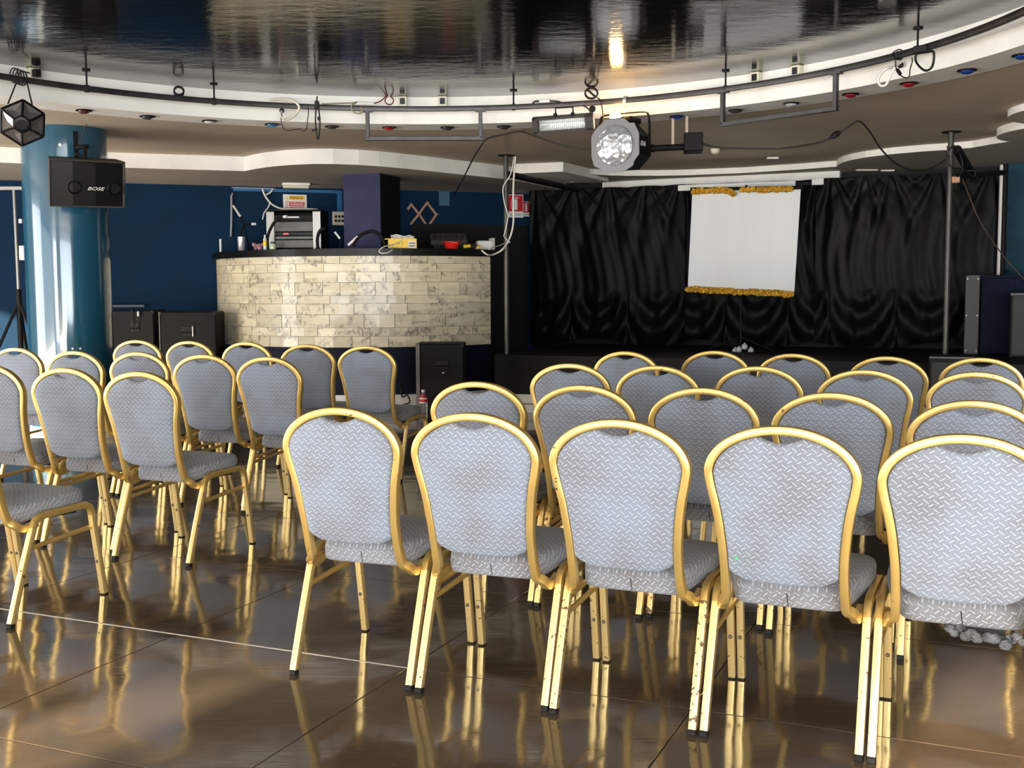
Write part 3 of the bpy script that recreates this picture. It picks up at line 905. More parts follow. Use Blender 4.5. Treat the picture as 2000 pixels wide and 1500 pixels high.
for (xa, ya, xb, yb, lb) in ((717, 272, 938, 269, 'empty steel U bracket hanging under the rail left of the strobe bar'), (1412, 242, 1632, 213, 'empty steel U bracket hanging under the rail right of the lit spotlight')):
    a, b = ring_pt(xa), ring_pt(xb)
    za, zb = zof(xa, ya, a), zof(xb, yb, b)
    z = (za + zb) / 2
    t = Thing('hanging_bracket', lb, 'bracket', (a.x, a.y, z), group='U brackets on the lighting rail')
    d = (b - a).normalized()
    for p in (a, b):
        mb = MB(); mb.sweep([Vector((p.x, p.y, z)), Vector((p.x, p.y, RZ - .02))], [d] * 2, [Vector((-d.y, d.x, 0))] * 2, .032, .032, .004)
        mb.box((p.x, p.y, RZ - .024), (.09, .05, .008), Matrix.Rotation(math.atan2(d.y, d.x), 3, 'Z'))
        t.part('upright', mb, rail_m)
    mb = MB(); mb.sweep([Vector((a.x, a.y, z)) - d * .016, Vector((b.x, b.y, z)) + d * .016], [Vector((-d.y, d.x, 0))] * 2, [Vector((0, 0, 1))] * 2, .032, .034, .004)
    t.part('crossbar', mb, rail_m)
# coloured reflector lamps in the ring soffit
glass = {k: mat('bulb_' + k, c, .15, 0, coat=.6, var=.2, vscale=60) for k, c in dict(red=(.26, .006, .012), blue=(.006, .03, .20), clear=(.45, .46, .46), dark=(.03, .03, .035), amber=(.10, .02, .015), cyan=(.03, .17, .35)).items()}
SPOTS = [(163, 'amber', 'dark red reflector lamp in the ring soffit above the pillar'), (287, 'dark', 'unlit smoky reflector lamp in the soffit, next right from the pillar one'),
 (408, 'clear', 'clear greyish reflector lamp in the soffit above the cusp of the ceiling step'), (530, 'cyan', 'light blue reflector lamp in the soffit below the white cable loop'),
 (647, 'dark', 'unlit smoky reflector lamp just left of the left U bracket'), (759, 'red', 'red reflector lamp seen inside the left U bracket'),
 (873, 'dark', 'dark reflector lamp inside the left U bracket beside the red one'), (984, 'dark', 'dark reflector lamp between left U bracket and strobe bar'),
 (1323, 'blue', 'blue reflector lamp in the soffit right of the lit spotlight'), (1437, 'dark', 'dark reflector lamp by the left upright of the right U bracket'),
 (1545, 'clear', 'white reflector lamp seen inside the right U bracket'), (1661, 'red', 'red reflector lamp just right of the right U bracket'),
 (1774, 'red', 'red reflector lamp below the hanging cable loops, right part of the ring'), (1887, 'blue', 'blue reflector lamp right of the two red ones'), (1994, 'blue', 'blue reflector lamp cut by the right frame edge')]
for px, k, lb in SPOTS:
    p = on_circle(px, RC, 3.865, True, 200)
    zb = ZU - .014
    t = Thing('reflector_lamp', lb, 'lamp', (p.x, p.y, zb), group='reflector lamps in the ring soffit')
    mb = MB().lathe([(.040, .0), (.060, -.003), (.062, -.009), (.048, -.012), (.040, -.006)], (p.x, p.y, zb), n=20); t.part('rim', mb, black_gloss, smooth=40)
    mb = MB().lathe([(.043, -.006), (.044, -.012), (.036, -.022), (.02, -.028), (0, -.030)], (p.x, p.y, zb), n=20); t.part('bulb', mb, glass[k], smooth=60)
# cream socket boxes under the black disc
for px, py, lb in ((786, 200, 'cream socket box on the fascia above the left bracket, nearer the red wires'), (865, 200, 'cream socket box on the fascia above the middle of the left bracket'), (1481, 147, 'cream socket box on the fascia above the right bracket, left one'), (1561, 131, 'cream socket box on the fascia above the right bracket, right one'), (62, 148, 'cream socket box with a black plug at the far left of the fascia')):
    p = ring_pt(px, RIN - .002); z = ZTOP - .043
    n, tg = ring_dirs(p)
    M3 = Matrix((tg, -n, Vector((0, 0, 1)))).transposed()
    t = Thing('socket_box', lb, 'socket', (p.x, p.y, z - .04), group='socket boxes on the ring fascia')
    c = Vector((p.x, p.y, z)) + n * .03
    t.part('box', MB().box(c, (.075, .06, .082), M3, bev=.004), cream_plastic)
    t.part('socket_face', MB().box(c + n * .031, (.042, .006, .050), M3), black_gloss)
    if px < 100: t.part('plug', MB().box(c + n * .05, (.05, .05, .055), M3, bev=.006), rubber)

def pix_tube(name, pts, r, m, label, cat, n=6, group=None, sub=4, world=False):
    P = spline([at(*p) if not world else Vector(p) for p in pts], sub)
    return single(name, MB().tube(P, r, n), m, label, cat, group, smooth=180)
# lit follow spotlight
p = ring_pt(1222)
Yf = p.y - .06
fc = at(1201, 284, Yf)
ax = Vector((-.50, -.86, -.03)).normalized()
MF = frame_matrix(fc, Vector((.86, -.50, 0)), ax)
t = Thing('spotlight', 'big black spotlight with octagonal clear-lens front, its lamp glowing warm on top', 'spotlight', M=MF)
oct_ = lambda r, n=8, a0=R(22.5): [Vector((r * math.cos(a0 + 2 * math.pi * i / n), r * math.sin(a0 + 2 * math.pi * i / n), 0)) for i in range(n)]
def loc(mb): return mb
mb = MB(); mb.prism([Vector((x * .205, y * .205, 0)) for x, y in [(-.38, 1), (.38, 1), (.62, .80), (.80, .80), (1, .38), (1, -.38), (.80, -.62), (.74, -.80), (.38, -1), (-.38, -1), (-.74, -.80), (-.9, -.72), (-1, -.38), (-1, .38), (-.85, .62), (-.70, .75)]], -.012, 0)
t.part('bezel', mb, mat('grey_frosted_bezel', (.17, .17, .185), .4, .1), local=True)
mb = MB().lathe([(.158, .0), (.158, .008), (.150, .014)], n=40); mb.lathe([(.150, .010), (.11, .026), (.06, .036), (0, .040)], n=40, cap=False)
def lens_mat():
    m = mat('faceted_lens', (.34, .355, .37), .16, .35); nt = m.node_tree; N, L = nt.nodes, nt.links; p = N['Principled BSDF']
    tc = N.new('ShaderNodeTexCoord'); v = N.new('ShaderNodeTexVoronoi'); v.inputs['Scale'].default_value = 22
    L.new(tc.outputs['Object'], v.inputs['Vector'])
    b = N.new('ShaderNodeBump'); b.inputs['Strength'].default_value = .4; b.inputs['Distance'].default_value = .02; L.new(v.outputs['Distance'], b.inputs['Height']); L.new(b.outputs[0], p.inputs['Normal'])
    p.inputs['Coat Weight'].default_value = .5
    return m
t.part('lens', mb, lens_mat(), local=True, smooth=60)
mb = MB()
P8 = oct_(.195)
mb.add([q + Vector((0, 0, -.012)) for q in P8] + [q * .98 + Vector((0, 0, -.30)) for q in P8] + [q * .70 + Vector((0, 0, -.40)) for q in P8],
       [tuple((i, (i + 1) % 8, 8 + (i + 1) % 8, 8 + i)) for i in range(8)] + [tuple((8 + i, 8 + (i + 1) % 8, 16 + (i + 1) % 8, 16 + i)) for i in range(8)] + [tuple(range(16, 24))])
mb.box((.02, .205, -.19), (.17, .05, .20), bev=.012)
bod = t.part('body', mb, black_metal, local=True)
me = text_mesh('ATLAS', .046, .0008, MATS['white_paint'])
o = link('lettering', me, bod)
o.matrix_local = frame_matrix((.195 * math.cos(R(22.5)) + .0015, .012, -.135), (0, 0, -1), (1, 0, 0)) @ Matrix.Diagonal((.75, 1.15, 1, 1))
o['label'] = 'white ATLAS lettering'
mb = MB().ball((-.02, .228, -.060), .044, 16, 10, (1.15, .8, 1))
t.part('lamp_bulb', mb, mat('glowing_bulb', (1, .9, .7), .3, emit=(1, .62, .22), estr=40), local=True, smooth=180)
mb = MB().lathe([(.075, -.03), (.07, 0), (.055, .02)], (-.02, .205, -.085), (0, 1, 0), 20, cap=False); t.part('lamp_collar', mb, black_metal, local=True, smooth=40)
# yoke and hook (world)
yk = MB()
R3 = MF.to_3x3()
cc = fc - ax * .18
rt = R3 @ Vector((1, 0, 0))
top = Vector((cc.x, cc.y, RZ - .17)) 
pl = spline([cc + rt * .215 + Vector((0, 0, -.02)), cc + rt * .215 + Vector((0, 0, .16)), cc + rt * .205 + Vector((0, 0, .235)), cc + rt * .17 + Vector((0, 0, .262)), cc + Vector((0, 0, .265)), cc - rt * .17 + Vector((0, 0, .262)), cc - rt * .205 + Vector((0, 0, .235)), cc - rt * .215 + Vector((0, 0, .16)), cc - rt * .215 + Vector((0, 0, -.02))], 4)
As = []
for i in range(len(pl)):
    tt = (pl[min(i + 1, len(pl) - 1)] - pl[max(i - 1, 0)]).normalized(); As.append(ax - tt * ax.dot(tt))
yk.sweep(pl, [a.normalized() for a in As], [(pl[min(i + 1, len(pl) - 1)] - pl[max(i - 1, 0)]).normalized().cross(As[i].normalized()) for i in range(len(pl))], .036, .007, .001)
t.part('yoke', yk, black_metal)
hk = MB(); topc = cc + Vector((0, 0, .268)); n_, tg_ = ring_dirs(p)
hp = [topc, topc + Vector((0, 0, .03)), Vector((p.x, p.y, RZ - .05)) + n_ * .03, Vector((p.x, p.y, RZ + .0)) + n_ * .028, Vector((p.x, p.y, RZ + .03)) + n_ * .01, Vector((p.x, p.y, RZ + .03)) - n_ * .015, Vector((p.x, p.y, RZ)) - n_ * .026]
hk.sweep(hp, [tg_] * 7, [((hp[min(i + 1, 6)] - hp[max(i - 1, 0)]).normalized()).cross(tg_).normalized() for i in range(7)], .03, .006, .001)
t.part('hook', hk, silver)
lw = MF @ Vector((-.02, .30, -.085))
light('spotlight_glow', 'POINT', lw, lw + Vector((0, 0, 1)), 4.0, (1, .52, .14), shadow_soft_size=.05)
# strobe bar
p1, p2 = ring_pt(1062), ring_pt(1150)
c = (at(1042, 243, p1.y - .1) + at(1158, 240, p2.y - .1)) / 2
xd = (at(1158, 238.5, p2.y - .1) - at(1042, 245, p1.y - .1)); Ls = xd.length; xd.normalize()
zf = Vector((-.12, -.93, -.30)).normalized()
MS = frame_matrix(c, xd, zf)
t = Thing('strobe_light', 'long black strobe bar with ribbed silver reflector hanging left of the lit spotlight', 'strobe light', M=MS)
mb = MB()
for (x, y, w, h) in ((0, .052, Ls, .018), (0, -.052, Ls, .018), (-Ls / 2 + .02, 0, .04, .122), (Ls / 2 - .03, 0, .06, .122)): mb.box((x, y, -.01), (w, h, .10))
mb.box((0, 0, -.05), (Ls - .01, .10, .03))
t.part('housing', mb, mat('brown_black_housing', (.03, .022, .022), .4, .2), local=True)
mb = MB(); n = 46; W = Ls - .11; vs, fs = [], []
for i in range(n + 1):
    x = -W / 2 + W * i / n - .01
    dz = .004 if i % 2 else 0
    for k in range(7):
        a = math.pi * k / 6
        vs.append(Vector((x, .043 * math.cos(a), -.030 * math.sin(a) + dz)))
for i in range(n):
    for k in range(6): fs.append((i * 7 + k, (i + 1) * 7 + k, (i + 1) * 7 + k + 1, i * 7 + k + 1))
mb.add(vs, fs); t.part('reflector', mb, mat('ribbed_reflector', (.85, .86, .85), .22, .6), local=True)
t.part('tube_lamp', MB().cyl((-W / 2, 0, -.008), (W / 2 - .02, 0, -.008), .007, 8), mat('flash_tube', (.85, .9, .9), .1), local=True)
t.part('end_cap', MB().box((Ls / 2 + .004, -.01, -.015), (.008, .09, .07)), white_m, local=True)
br = MB()
for px in (1085, 1119):
    q = ring_pt(px); h = c + xd * ((px - 1100) / 116 * Ls) + Vector((0, 0, .055))
    br.tube([h, (q.x, q.y, h.z + .015), (q.x, q.y, RZ - .02)], .006, 6)
    br.box(h + Vector((0, 0, .012)), (.03, .03, .03)); br.box((q.x, q.y, h.z + .05), (.012, .05, .018))
q1, q2 = ring_pt(1085), ring_pt(1119); br.tube([(q1.x, q1.y, RZ - .022), (q2.x, q2.y, RZ - .022)], .006, 6)
t.part('bracket', br, black_metal)
# gobo projector on two straps
Yg = 9.30
a, b = at(1270, 290, Yg), at(1336, 287, Yg)
t = Thing('effect_projector', 'black effect projector with long barrel hung on two pale straps behind the spotlight', 'projector', at(1353, 298, Yg))
bc = at(1354, 280, Yg)
mb = MB().box(bc, (.150, .24, .145), Matrix.Rotation(R(-8), 3, 'Z'), bev=.006)
for k in range(5): mb.box(bc + Vector((-.045 + .0225 * k, 0, .075)), (.008, .18, .006))
t.part('housing', mb, black_metal)
mb = MB().cyl(a, b, .026, 16); mb.cyl(a, a + (b - a).normalized() * .03, .032, 16); t.part('barrel', mb, black_metal, smooth=40)
for px, yt, yb in ((1314, 232, 283), (1341, 236, 284)):
    q = at(px, yb, Yg); mb = MB().box((q.x, q.y, (q.z + ZU) / 2), (.022, .004, ZU - q.z)); t.part('strap', mb, MATS.get('beige_strap') or mat('beige_strap', (.45, .38, .28), .5))
# faceted moonflower lamp at the left edge
pm = ring_pt(40); Ym = pm.y - .05
cm = at(44, 240, Ym)
axm = Vector((.30, -.93, -.30)).normalized()
MM = frame_matrix(cm, Vector((1, .3, .25)), axm)
t = Thing('moonflower_lamp', 'black faceted disco effect lamp hanging from the rail at the left edge', 'disco light', M=MM)
ro, ri, H = .158, .058, .055
ho = oct_(ro, 6, R(12)); hi = oct_(ri, 6, R(12))
mb = MB()
for i in range(6):
    j = (i + 1) % 6
    mb.tube([ho[i], hi[i] + Vector((0, 0, H))], .008, 5); mb.tube([ho[i], ho[j]], .009, 5); mb.tube([hi[i] + Vector((0, 0, H)), hi[j] + Vector((0, 0, H))], .008, 5)
mb.add([q + Vector((0, 0, H + .004)) for q in hi], [tuple(range(6))])
mb.lathe([(.05, 0), (.05, .012), (.035, .014), (.0, .014)], (0, 0, H), n=18)
t.part('frame', mb, black_gloss, local=True)
lens = mat('smoky_lens', (.10, .09, .085), .12, .3, coat=.5)
for i in range(6):
    j = (i + 1) % 6
    a, b, c1, d = ho[i], ho[j], hi[j] + Vector((0, 0, H)), hi[i] + Vector((0, 0, H))
    m_ = (a + b + c1 + d) / 4
    mb = MB(); inn = m_ + Vector((0, 0, -.012))
    mb.add([m_ + (q - m_) * .90 for q in (a, b, c1, d)] + [inn], [(0, 1, 4), (1, 2, 4), (2, 3, 4), (3, 0, 4)])
    t.part('lens', mb, lens, local=True)
mb = MB(); mb.add([q for q in ho] + [q * .8 + Vector((0, 0, -.13)) for q in ho], [(i, (i + 1) % 6, 6 + (i + 1) % 6, 6 + i) for i in range(6)] + [tuple(range(6, 12))])
t.part('body', mb, black_gloss, local=True)
t.part('nameplate', MB().box((-.03, .128, -.02), (.07, .012, .03), Matrix.Rotation(R(12), 3, 'X')), MATS['white_paper'], local=True)
mb = MB().tube([MM @ Vector((-.11, .05, -.07)), Vector((pm.x - .09, pm.y - .03, RZ - .2)), Vector((pm.x - .03, pm.y, RZ - .03)), Vector((pm.x + .05, pm.y, RZ - .03)), MM @ Vector((.09, .10, -.06))], .006, 6)
t.part('bracket', mb, black_metal)

# ------------------------------------------------------------------ loudspeaker on the pillar
Ys = 9.36
cs = at(170, 358, Ys)
zs_ = Vector((math.sin(R(27)) * math.cos(R(13)), -math.cos(R(27)) * math.cos(R(13)), -math.sin(R(13))))
MSp = frame_matrix(cs, Vector((math.cos(R(27)), math.sin(R(27)), 0)), zs_)
t = Thing('wall_speaker', 'wide black loudspeaker bracketed to the teal pillar, two round ports in front', 'loudspeaker', M=MSp)
mb = MB()
W, Hh = .575, .385
sec = [(-W / 2, Hh / 2, .02), (W / 2, Hh / 2, .02), (W / 2, -Hh / 2, .02), (-W / 2, -Hh / 2, .02)]
bk = [(-W / 2 + .02, Hh / 2 - .02, -.30), (W / 2 - .02, Hh / 2 - .02, -.30), (W / 2 - .02, -Hh / 2 + .02, -.30), (-W / 2 + .02, -Hh / 2 + .02, -.30)]
mb.add(sec + bk, [(0, 1, 2, 3), (7, 6, 5, 4), (0, 4, 5, 1), (1, 5, 6, 2), (2, 6, 7, 3), (3, 7, 4, 0)])
t.part('cabinet', mb, mat('speaker_plastic', (.035, .030, .025), .5, spec=.3, var=.2, vscale=12), local=True)
mb = MB()
for (x, y, w, h) in ((0, Hh / 2 - .008, W + .012, .016), (0, -Hh / 2 + .008, W + .012, .016), (-W / 2, 0, .014, Hh), (W / 2, 0, .014, Hh)): mb.box((x, y, .028), (w, h, .022), bev=.004)
t.part('front_rim', mb, MATS['speaker_plastic'], local=True)
for x0, x1, zz0, zz1 in ((-.275, -.115, .022, .050), (-.115, .060, .050, .050), (.060, .275, .050, .022)):
    mb = MB(); mb.add([(x0, -.175, zz0), (x1, -.175, zz1), (x1, .175, zz1), (x0, .175, zz0), (x0, -.175, .0), (x1, -.175, 0), (x1, .175, 0), (x0, .175, 0)], [(0, 1, 2, 3), (4, 5, 1, 0), (5, 6, 2, 1), (6, 7, 3, 2), (7, 4, 0, 3)])
    t.part('front_panel', mb, black_gloss, local=True)
for x in (-.105, .205):
    mb = MB().lathe([(.052, .03), (.056, .066), (.050, .070), (.044, .062), (.042, .03)], (x, -.028, 0), n=24, cap=False); mb.lathe([(.042, .034), (0, .034)], (x, -.028, 0), n=24, cap=False)
    t.part('port', mb, black_gloss, local=True, smooth=40)
me = text_mesh('BOSE', .052, .0008, mat('silver_letter', (.75, .73, .68), .35), shear=.35)
o = link('lettering', me, t.e); o.matrix_local = frame_matrix((.058, -.036, .054), (1, 0, 0), (0, 0, 1)) @ Matrix.Diagonal((1.05, .75, 1, 1)); o['label'] = 'slanted silver BOSE lettering'
mb = MB()
pp = at(152, 283, 9.66); pn = Vector((PC.x, PC.y, 0)); dn = (Vector((pp.x, pp.y, 0)) - pn).normalized(); ps = pn + dn * (PRAD + .006)
mb.box((ps.x, ps.y, pp.z), (.035, .012, .24), Matrix.Rotation(math.atan2(dn.y, dn.x) + math.pi / 2, 3, 'Z'))
mb.cyl((ps.x, ps.y, pp.z - .02), Vector((ps.x, ps.y, pp.z - .02)) + dn * .06, .014, 10)
e1 = Vector((ps.x, ps.y, pp.z - .02)) + dn * .06
mb.cyl(e1 - Vector((.01, 0, 0)), e1 + Vector((.085, 0, .01)), .018, 12)
tp = MSp @ Vector((0, Hh / 2 - .012, -.1))
mb.tube([e1 + Vector((.06, 0, 0)), (tp + e1) / 2 + Vector((.03, 0, .02)), tp], .016, 8)
mb.tube([Vector((ps.x, ps.y, pp.z - .10)) + dn * .01, (tp + e1) / 2 - Vector((.05, 0, .0)), tp], .012, 8)
t.part('bracket', mb, black_metal)
pix_tube('speaker_cable', [(176, 226, 9.63), (165, 252, 9.635), (155, 278, 9.63)], .004, dark_cable, 'thin black cable running up the pillar above the hung loudspeaker', 'cable')
for k, (x, y) in enumerate(((122, 682), (137, 681), (152, 681))):
    r = on_circle(x, PC, PRAD); d = (r - PC).normalized(); z = HC + ray(x, y).z * math.hypot(r.x, r.y) / math.hypot(ray(x, y).x, ray(x, y).y)
    mb = MB().cyl(Vector((r.x, r.y, z)) - d * .004, Vector((r.x, r.y, z)) + d * .006, .009, 10)
    single('screw_cap', mb, white_m, '%s of three white screw caps low on the teal pillar' % ('leftmost', 'middle', 'rightmost')[k], 'screw cap', 'white screw caps on the pillar')
r = on_circle(117, PC, PRAD, False, 283); d = (r - PC).normalized(); z = zof(117, 283, r)
single('screw_cap', MB().cyl(Vector((r.x, r.y, z)) - d * .004, Vector((r.x, r.y, z)) + d * .006, .013, 12), white_m, 'lone white screw cap high on the pillar above the loudspeaker', 'screw cap')

# ------------------------------------------------------------------ posts and pipes at the stage
pa = atz(988, 303, ZU); pb = atz(1858, 257, ZU)
for q, lb in ((pa, 'slim dark steel post at the left stage corner beside the booth'), (pb, 'slim dark steel post at the right stage corner')):
    t = Thing('stage_post', lb, 'post', (q.x, q.y, SZ), group='corner posts of the stage')
    t.part('tube', MB().cyl((q.x, q.y, SZ), (q.x, q.y, ZU), .026, 14), mat('grey_steel', (.06, .056, .05), .4, .3, var=.3) if 'grey_steel' not in MATS else MATS['grey_steel'], smooth=60)
    t.part('flange', MB().cyl((q.x, q.y, ZU - .008), (q.x, q.y, ZU), .085, 18), black_metal)
    t.part('base_flange', MB().cyl((q.x, q.y, SZ), (q.x, q.y, SZ + .008), .07, 18), black_metal)
q0 = Vector((pa.x + .03, pa.y, 2.50)); q1 = at(1128, 371, 13.75)
single('truss_pipe', MB().cyl(q0, q1, .034, 10), black_metal, 'black pipe from the left stage post back to the curtain under the ceiling', 'pipe', smooth=60)
q0 = at(1862, 346, pb.y + .03); q1 = at(1961, 337, 12.0)
single('truss_pipe', MB().cyl(q0, q1, .028, 10), black_metal, 'black horizontal pipe behind the right stage post, reaching the side wall', 'pipe', smooth=60)
single('truss_brace', MB().cyl(at(1869, 292, pb.y), at(1896, 338, pb.y + .45), .042, 10), black_metal, 'thick black slanted brace at the top of the right stage post', 'brace', smooth=60)
single('pipe_clamp', MB().box(at(1866, 351, pb.y - .02), (.07, .05, .06), bev=.008), wood, 'small wooden block clamped to the right stage post', 'block')
pix_tube('cable_tangle', [(1850, 285, 10.3), (1858, 330, 10.3), (1872, 345, 10.35), (1880, 320, 10.4), (1866, 285, 10.35), (1850, 300, 10.3), (1856, 325, 10.3), (1880, 330, 10.45), (1900, 345, 10.6), (1905, 335, 10.6), (1890, 333, 10.6)], .006, dark_cable, 'tangle of thin dark cable wound round the top of the right stage post', 'cable')
pix_tube('cord', [(1878, 345, 10.6), (1892, 380, 10.8), (1912, 428, 11.0), (1935, 465, 11.2), (1960, 500, 11.4), (2000, 545, 11.5), (2030, 570, 11.5)], .006, mat('brown_cord', (.13, .09, .07), .6), 'thin brown cord sagging from the right post towards the side wall', 'cord')
# white conduit and black downpipe on the right wall
def on_s(px, py, s): return at_line(px, py, s)
a, b = on_s(1956, 322, 13.34), on_s(1952, 537, 13.34)
single('conduit', MB().box(((a.x + b.x) / 2, (a.y + b.y) / 2, (a.z + b.z) / 2), (.035, .03, a.z - b.z)), white_m, 'white vertical conduit strip at the right end of the black curtains', 'conduit')
a, b = on_s(1963, 320, 13.32), on_s(1960, 537, 13.32)
mb = MB().cyl(Vector(((a.x + b.x) / 2, a.y, b.z)), Vector(((a.x + b.x) / 2, a.y, a.z)), .026, 10)
for y in (407, 529): q = on_s(1967, y, 13.31); mb.ball(q, .018, 8, 5)
single('downpipe', mb, black_metal, 'black vertical pipe right beside the white conduit', 'pipe', smooth=60)
# stage furniture at the right
def stage_box(name, px0, px1, pytop, s, depth, z0, m, label, cat, group=None):
    a, b = at_line(px0, pytop, s), at_line(px1, pytop, s)
    z1 = (a.z + b.z) / 2
    t = Thing(name, label, cat, (a.x, a.y, z0), group=group)
    A_, B_ = Vector((a.x, a.y, 0)), Vector((b.x, b.y, 0))
    c = (A_ + B_) / 2 + E2 * depth / 2
    M3 = Matrix.Rotation(-ANG, 3, 'Z')
    return t, c, (B_ - A_).length, z1, M3
t, c, w, z1, M3 = stage_box('column_speaker', 1886, 1915, 537, 12.55, .18, SZ, speaker_m, 'tall slim dark grey column speaker at the right end of the stage', 'loudspeaker')
t.part('cabinet', MB().box((c.x, c.y, (SZ + z1) / 2), (w, .18, z1 - SZ), M3, bev=.008), mat('column_speaker_grey', (.04, .04, .042), .5, var=.12))
t.part('grille', MB().box(c - E2 * .092 + Vector((0, 0, (SZ + z1) / 2)), (w - .03, .006, z1 - SZ - .05), M3), mat('dark_grille', (.05, .05, .052), .6, var=.5, vscale=200))
for dz in (.04, .40, z1 - SZ - .04):
    for sx in (-1, 1): t.part('screw', MB().cyl(c - E2 * .096 + E1 * sx * (w / 2 - .02) + Vector((0, 0, SZ + dz)), c - E2 * .090 + E1 * sx * (w / 2 - .02) + Vector((0, 0, SZ + dz)), .007, 8), silver)
t, c, w, z1, M3 = stage_box('side_cabinet', 1917, 2120, 537, 12.75, .6, SZ, navy, 'dark navy low cabinet against the teal wall at right', 'cabinet')
dn_ = mat('deep_navy_paint', (.0015, .005, .022), .6, var=.15, spec=.12)
t.part('body', MB().box((c.x, c.y, (SZ + z1 - .03) / 2), (w, .6, z1 - .03 - SZ), M3, bev=.004), dn_)
t.part('top', MB().box((c.x, c.y, z1 - .015), (w + .02, .62, .03), M3), dn_)
for k in range(3): t.part('door', MB().box(c - E2 * .306 + E1 * (w * ((k + .5) / 3 - .5)) + Vector((0, 0, (SZ + z1 - .03) / 2)), (w / 3 - .012, .012, z1 - .05 - SZ), M3), dn_)
t, c, w, z1, M3 = stage_box('floor_speaker', 1974, 2070, 572, 12.05, .4, SZ, speaker_m, 'black speaker box in front of the navy cabinet, cut by the right frame edge', 'loudspeaker')
t.part('cabinet', MB().box((c.x, c.y, (SZ + z1) / 2), (w, .4, z1 - SZ), M3, bev=.01), black_mat)
t.part('grille', MB().box(c - E2 * .205 + Vector((0, 0, (SZ + z1) / 2)), (w - .05, .01, z1 - SZ - .06), M3), grille_m)
t.part('corner_strip', MB().box(c - E2 * .2 + Vector((0, 0, z1 - .012)), (w, .02, .02), M3), mat('dull_strip', (.09, .085, .075), .5))
t, c, w, z1, M3 = stage_box('monitor_speaker', 1814, 1905, 697, 10.35, .42, 0, speaker_m, 'black grilled floor speaker behind the last row, right of the aisle end chairs', 'loudspeaker')
t.part('cabinet', MB().box((c.x, c.y, z1 / 2), (w, .42, z1), M3, bev=.01), black_mat)
t.part('grille', MB().box(c - E2 * .215 + Vector((0, 0, z1 / 2 - .01)), (w - .05, .012, z1 - .08), M3), grille_m)
t.part('top_edge', MB().box(c - E2 * .205 + Vector((0, 0, z1 - .008)), (w - .01, .02, .014), M3), mat('grey_edge', (.12, .12, .12), .5))

# ------------------------------------------------------------------ black stage curtains
def curtain(name, px0, px1, s, ztop, zbot, gathers, seed, label, second=1.28):
    t0 = at_line(px0, 500, s).dot(E1); t1 = at_line(px1, 500, s).dot(E1)
    rn = random.Random(seed)
    nu, nz = int((t1 - t0) / .016), 110
    G = [t0 + (t1 - t0) * g for g in gathers]
    ph = [rn.uniform(0, 6) for _ in G]
    def fold(u, z, zt, k, amp):
        tot, wt = 0, 0
        for g, p in zip(G, ph):
            d = u - g; h = zt - z + .10
            w = math.exp(-(d / (.22 + .35 * h)) ** 2)
            a = math.atan2(d, h)
            tot += w * (math.cos(a * k + p) * .7 + math.cos(a * k * 1.9 + p * 2) * .3) * min(1, h * 1.6 + .15); wt += w
        return amp * tot / max(wt, .25)
    mb = MB(); vs, fs = [], []
    for j in range(nz + 1):
        f = j / nz
        for i in range(nu + 1):
            u = t0 + (t1 - t0) * i / nu
            near = min(abs(u - g) for g in G)
            sw = .10 * (1 - math.exp(-(near / .28) ** 2))
            ze = zbot + .05 * math.sin(u * 4.1 + seed)
            zt = ztop - sw * .25
            z = zt + (ze - zt) * f
            y = fold(u, z, ztop, 11, .034)
            if z < second:
                # lower tier: swags that fan from points between the gathers
                m = min(1, (second - z) * 5)
                dd = (u * 1.35 + seed * .37) % 1.0 - .5
                y = y * (1 - .6 * m) + m * (.030 * math.cos(13 * math.hypot(dd * 1.5, (z - second - .12) * 1.15) + 2 * dd) + .010 * math.cos(u * 23 + 3 * z))
            y += .004 * math.sin(u * 47 + 4 * math.sin(z * 3 + seed)) * min(1, f * 3)
            p = se(u, s + y, z)
            vs.append(p)
    W_ = nu + 1
    for j in range(nz):
        for i in range(nu): fs.append((j * W_ + i, j * W_ + i + 1, (j + 1) * W_ + i + 1, (j + 1) * W_ + i))
    mb.add(vs, fs)
    single(name, mb, sat, label, 'curtain', 'black stage curtains', smooth=180, base=se((t0 + t1) / 2, s, zbot))
ZC = 2.545
curtain('stage_curtain', 1034, 1338, 13.50, ZC, .63, (.04, .30, .52, .76, .97), 1, 'black satin curtain hanging left of the projection screen')
curtain('stage_curtain', 1326, 1606, 13.56, ZC, .63, (.05, .35, .68, .95), 2, 'black satin curtain hanging behind the projection screen')
curtain('stage_curtain', 1592, 1962, 13.46, ZC, .63, (.08, .27, .40, .66, .93), 3, 'black satin curtain hanging right of the projection screen')
a, b = at_line(1325, 365, 13.28), at_line(1554, 358, 13.28)
def rail_box(name, pxa, pxb, pya, pyb, s, hpx, m, label, cat, th=.05):
    a, b = at_line(pxa, pya, s), at_line(pxb, pyb, s)
    h = hpx / F * a.length
    d = (b - a); L = d.length; z = (a.z + b.z) / 2
    single(name, MB().box(((a.x + b.x) / 2, (a.y + b.y) / 2, z), (L, th, h), Matrix.Rotation(-ANG, 3, 'Z'), bev=.003), m, label, cat)
rail_box('curtain_pelmet', 1325, 1554, 367, 359.5, 13.30, 10.5, white_m, 'long white pelmet board above the projection screen', 'pelmet')
rail_box('pelmet_end', 1586, 1609, 355.5, 354.5, 13.30, 12, white_m, 'short white pelmet piece right of the black rail end', 'pelmet')
rail_box('rail_end', 1553, 1587, 360, 358.5, 13.31, 7, black_metal, 'black rail piece between the two white pelmets', 'rail')

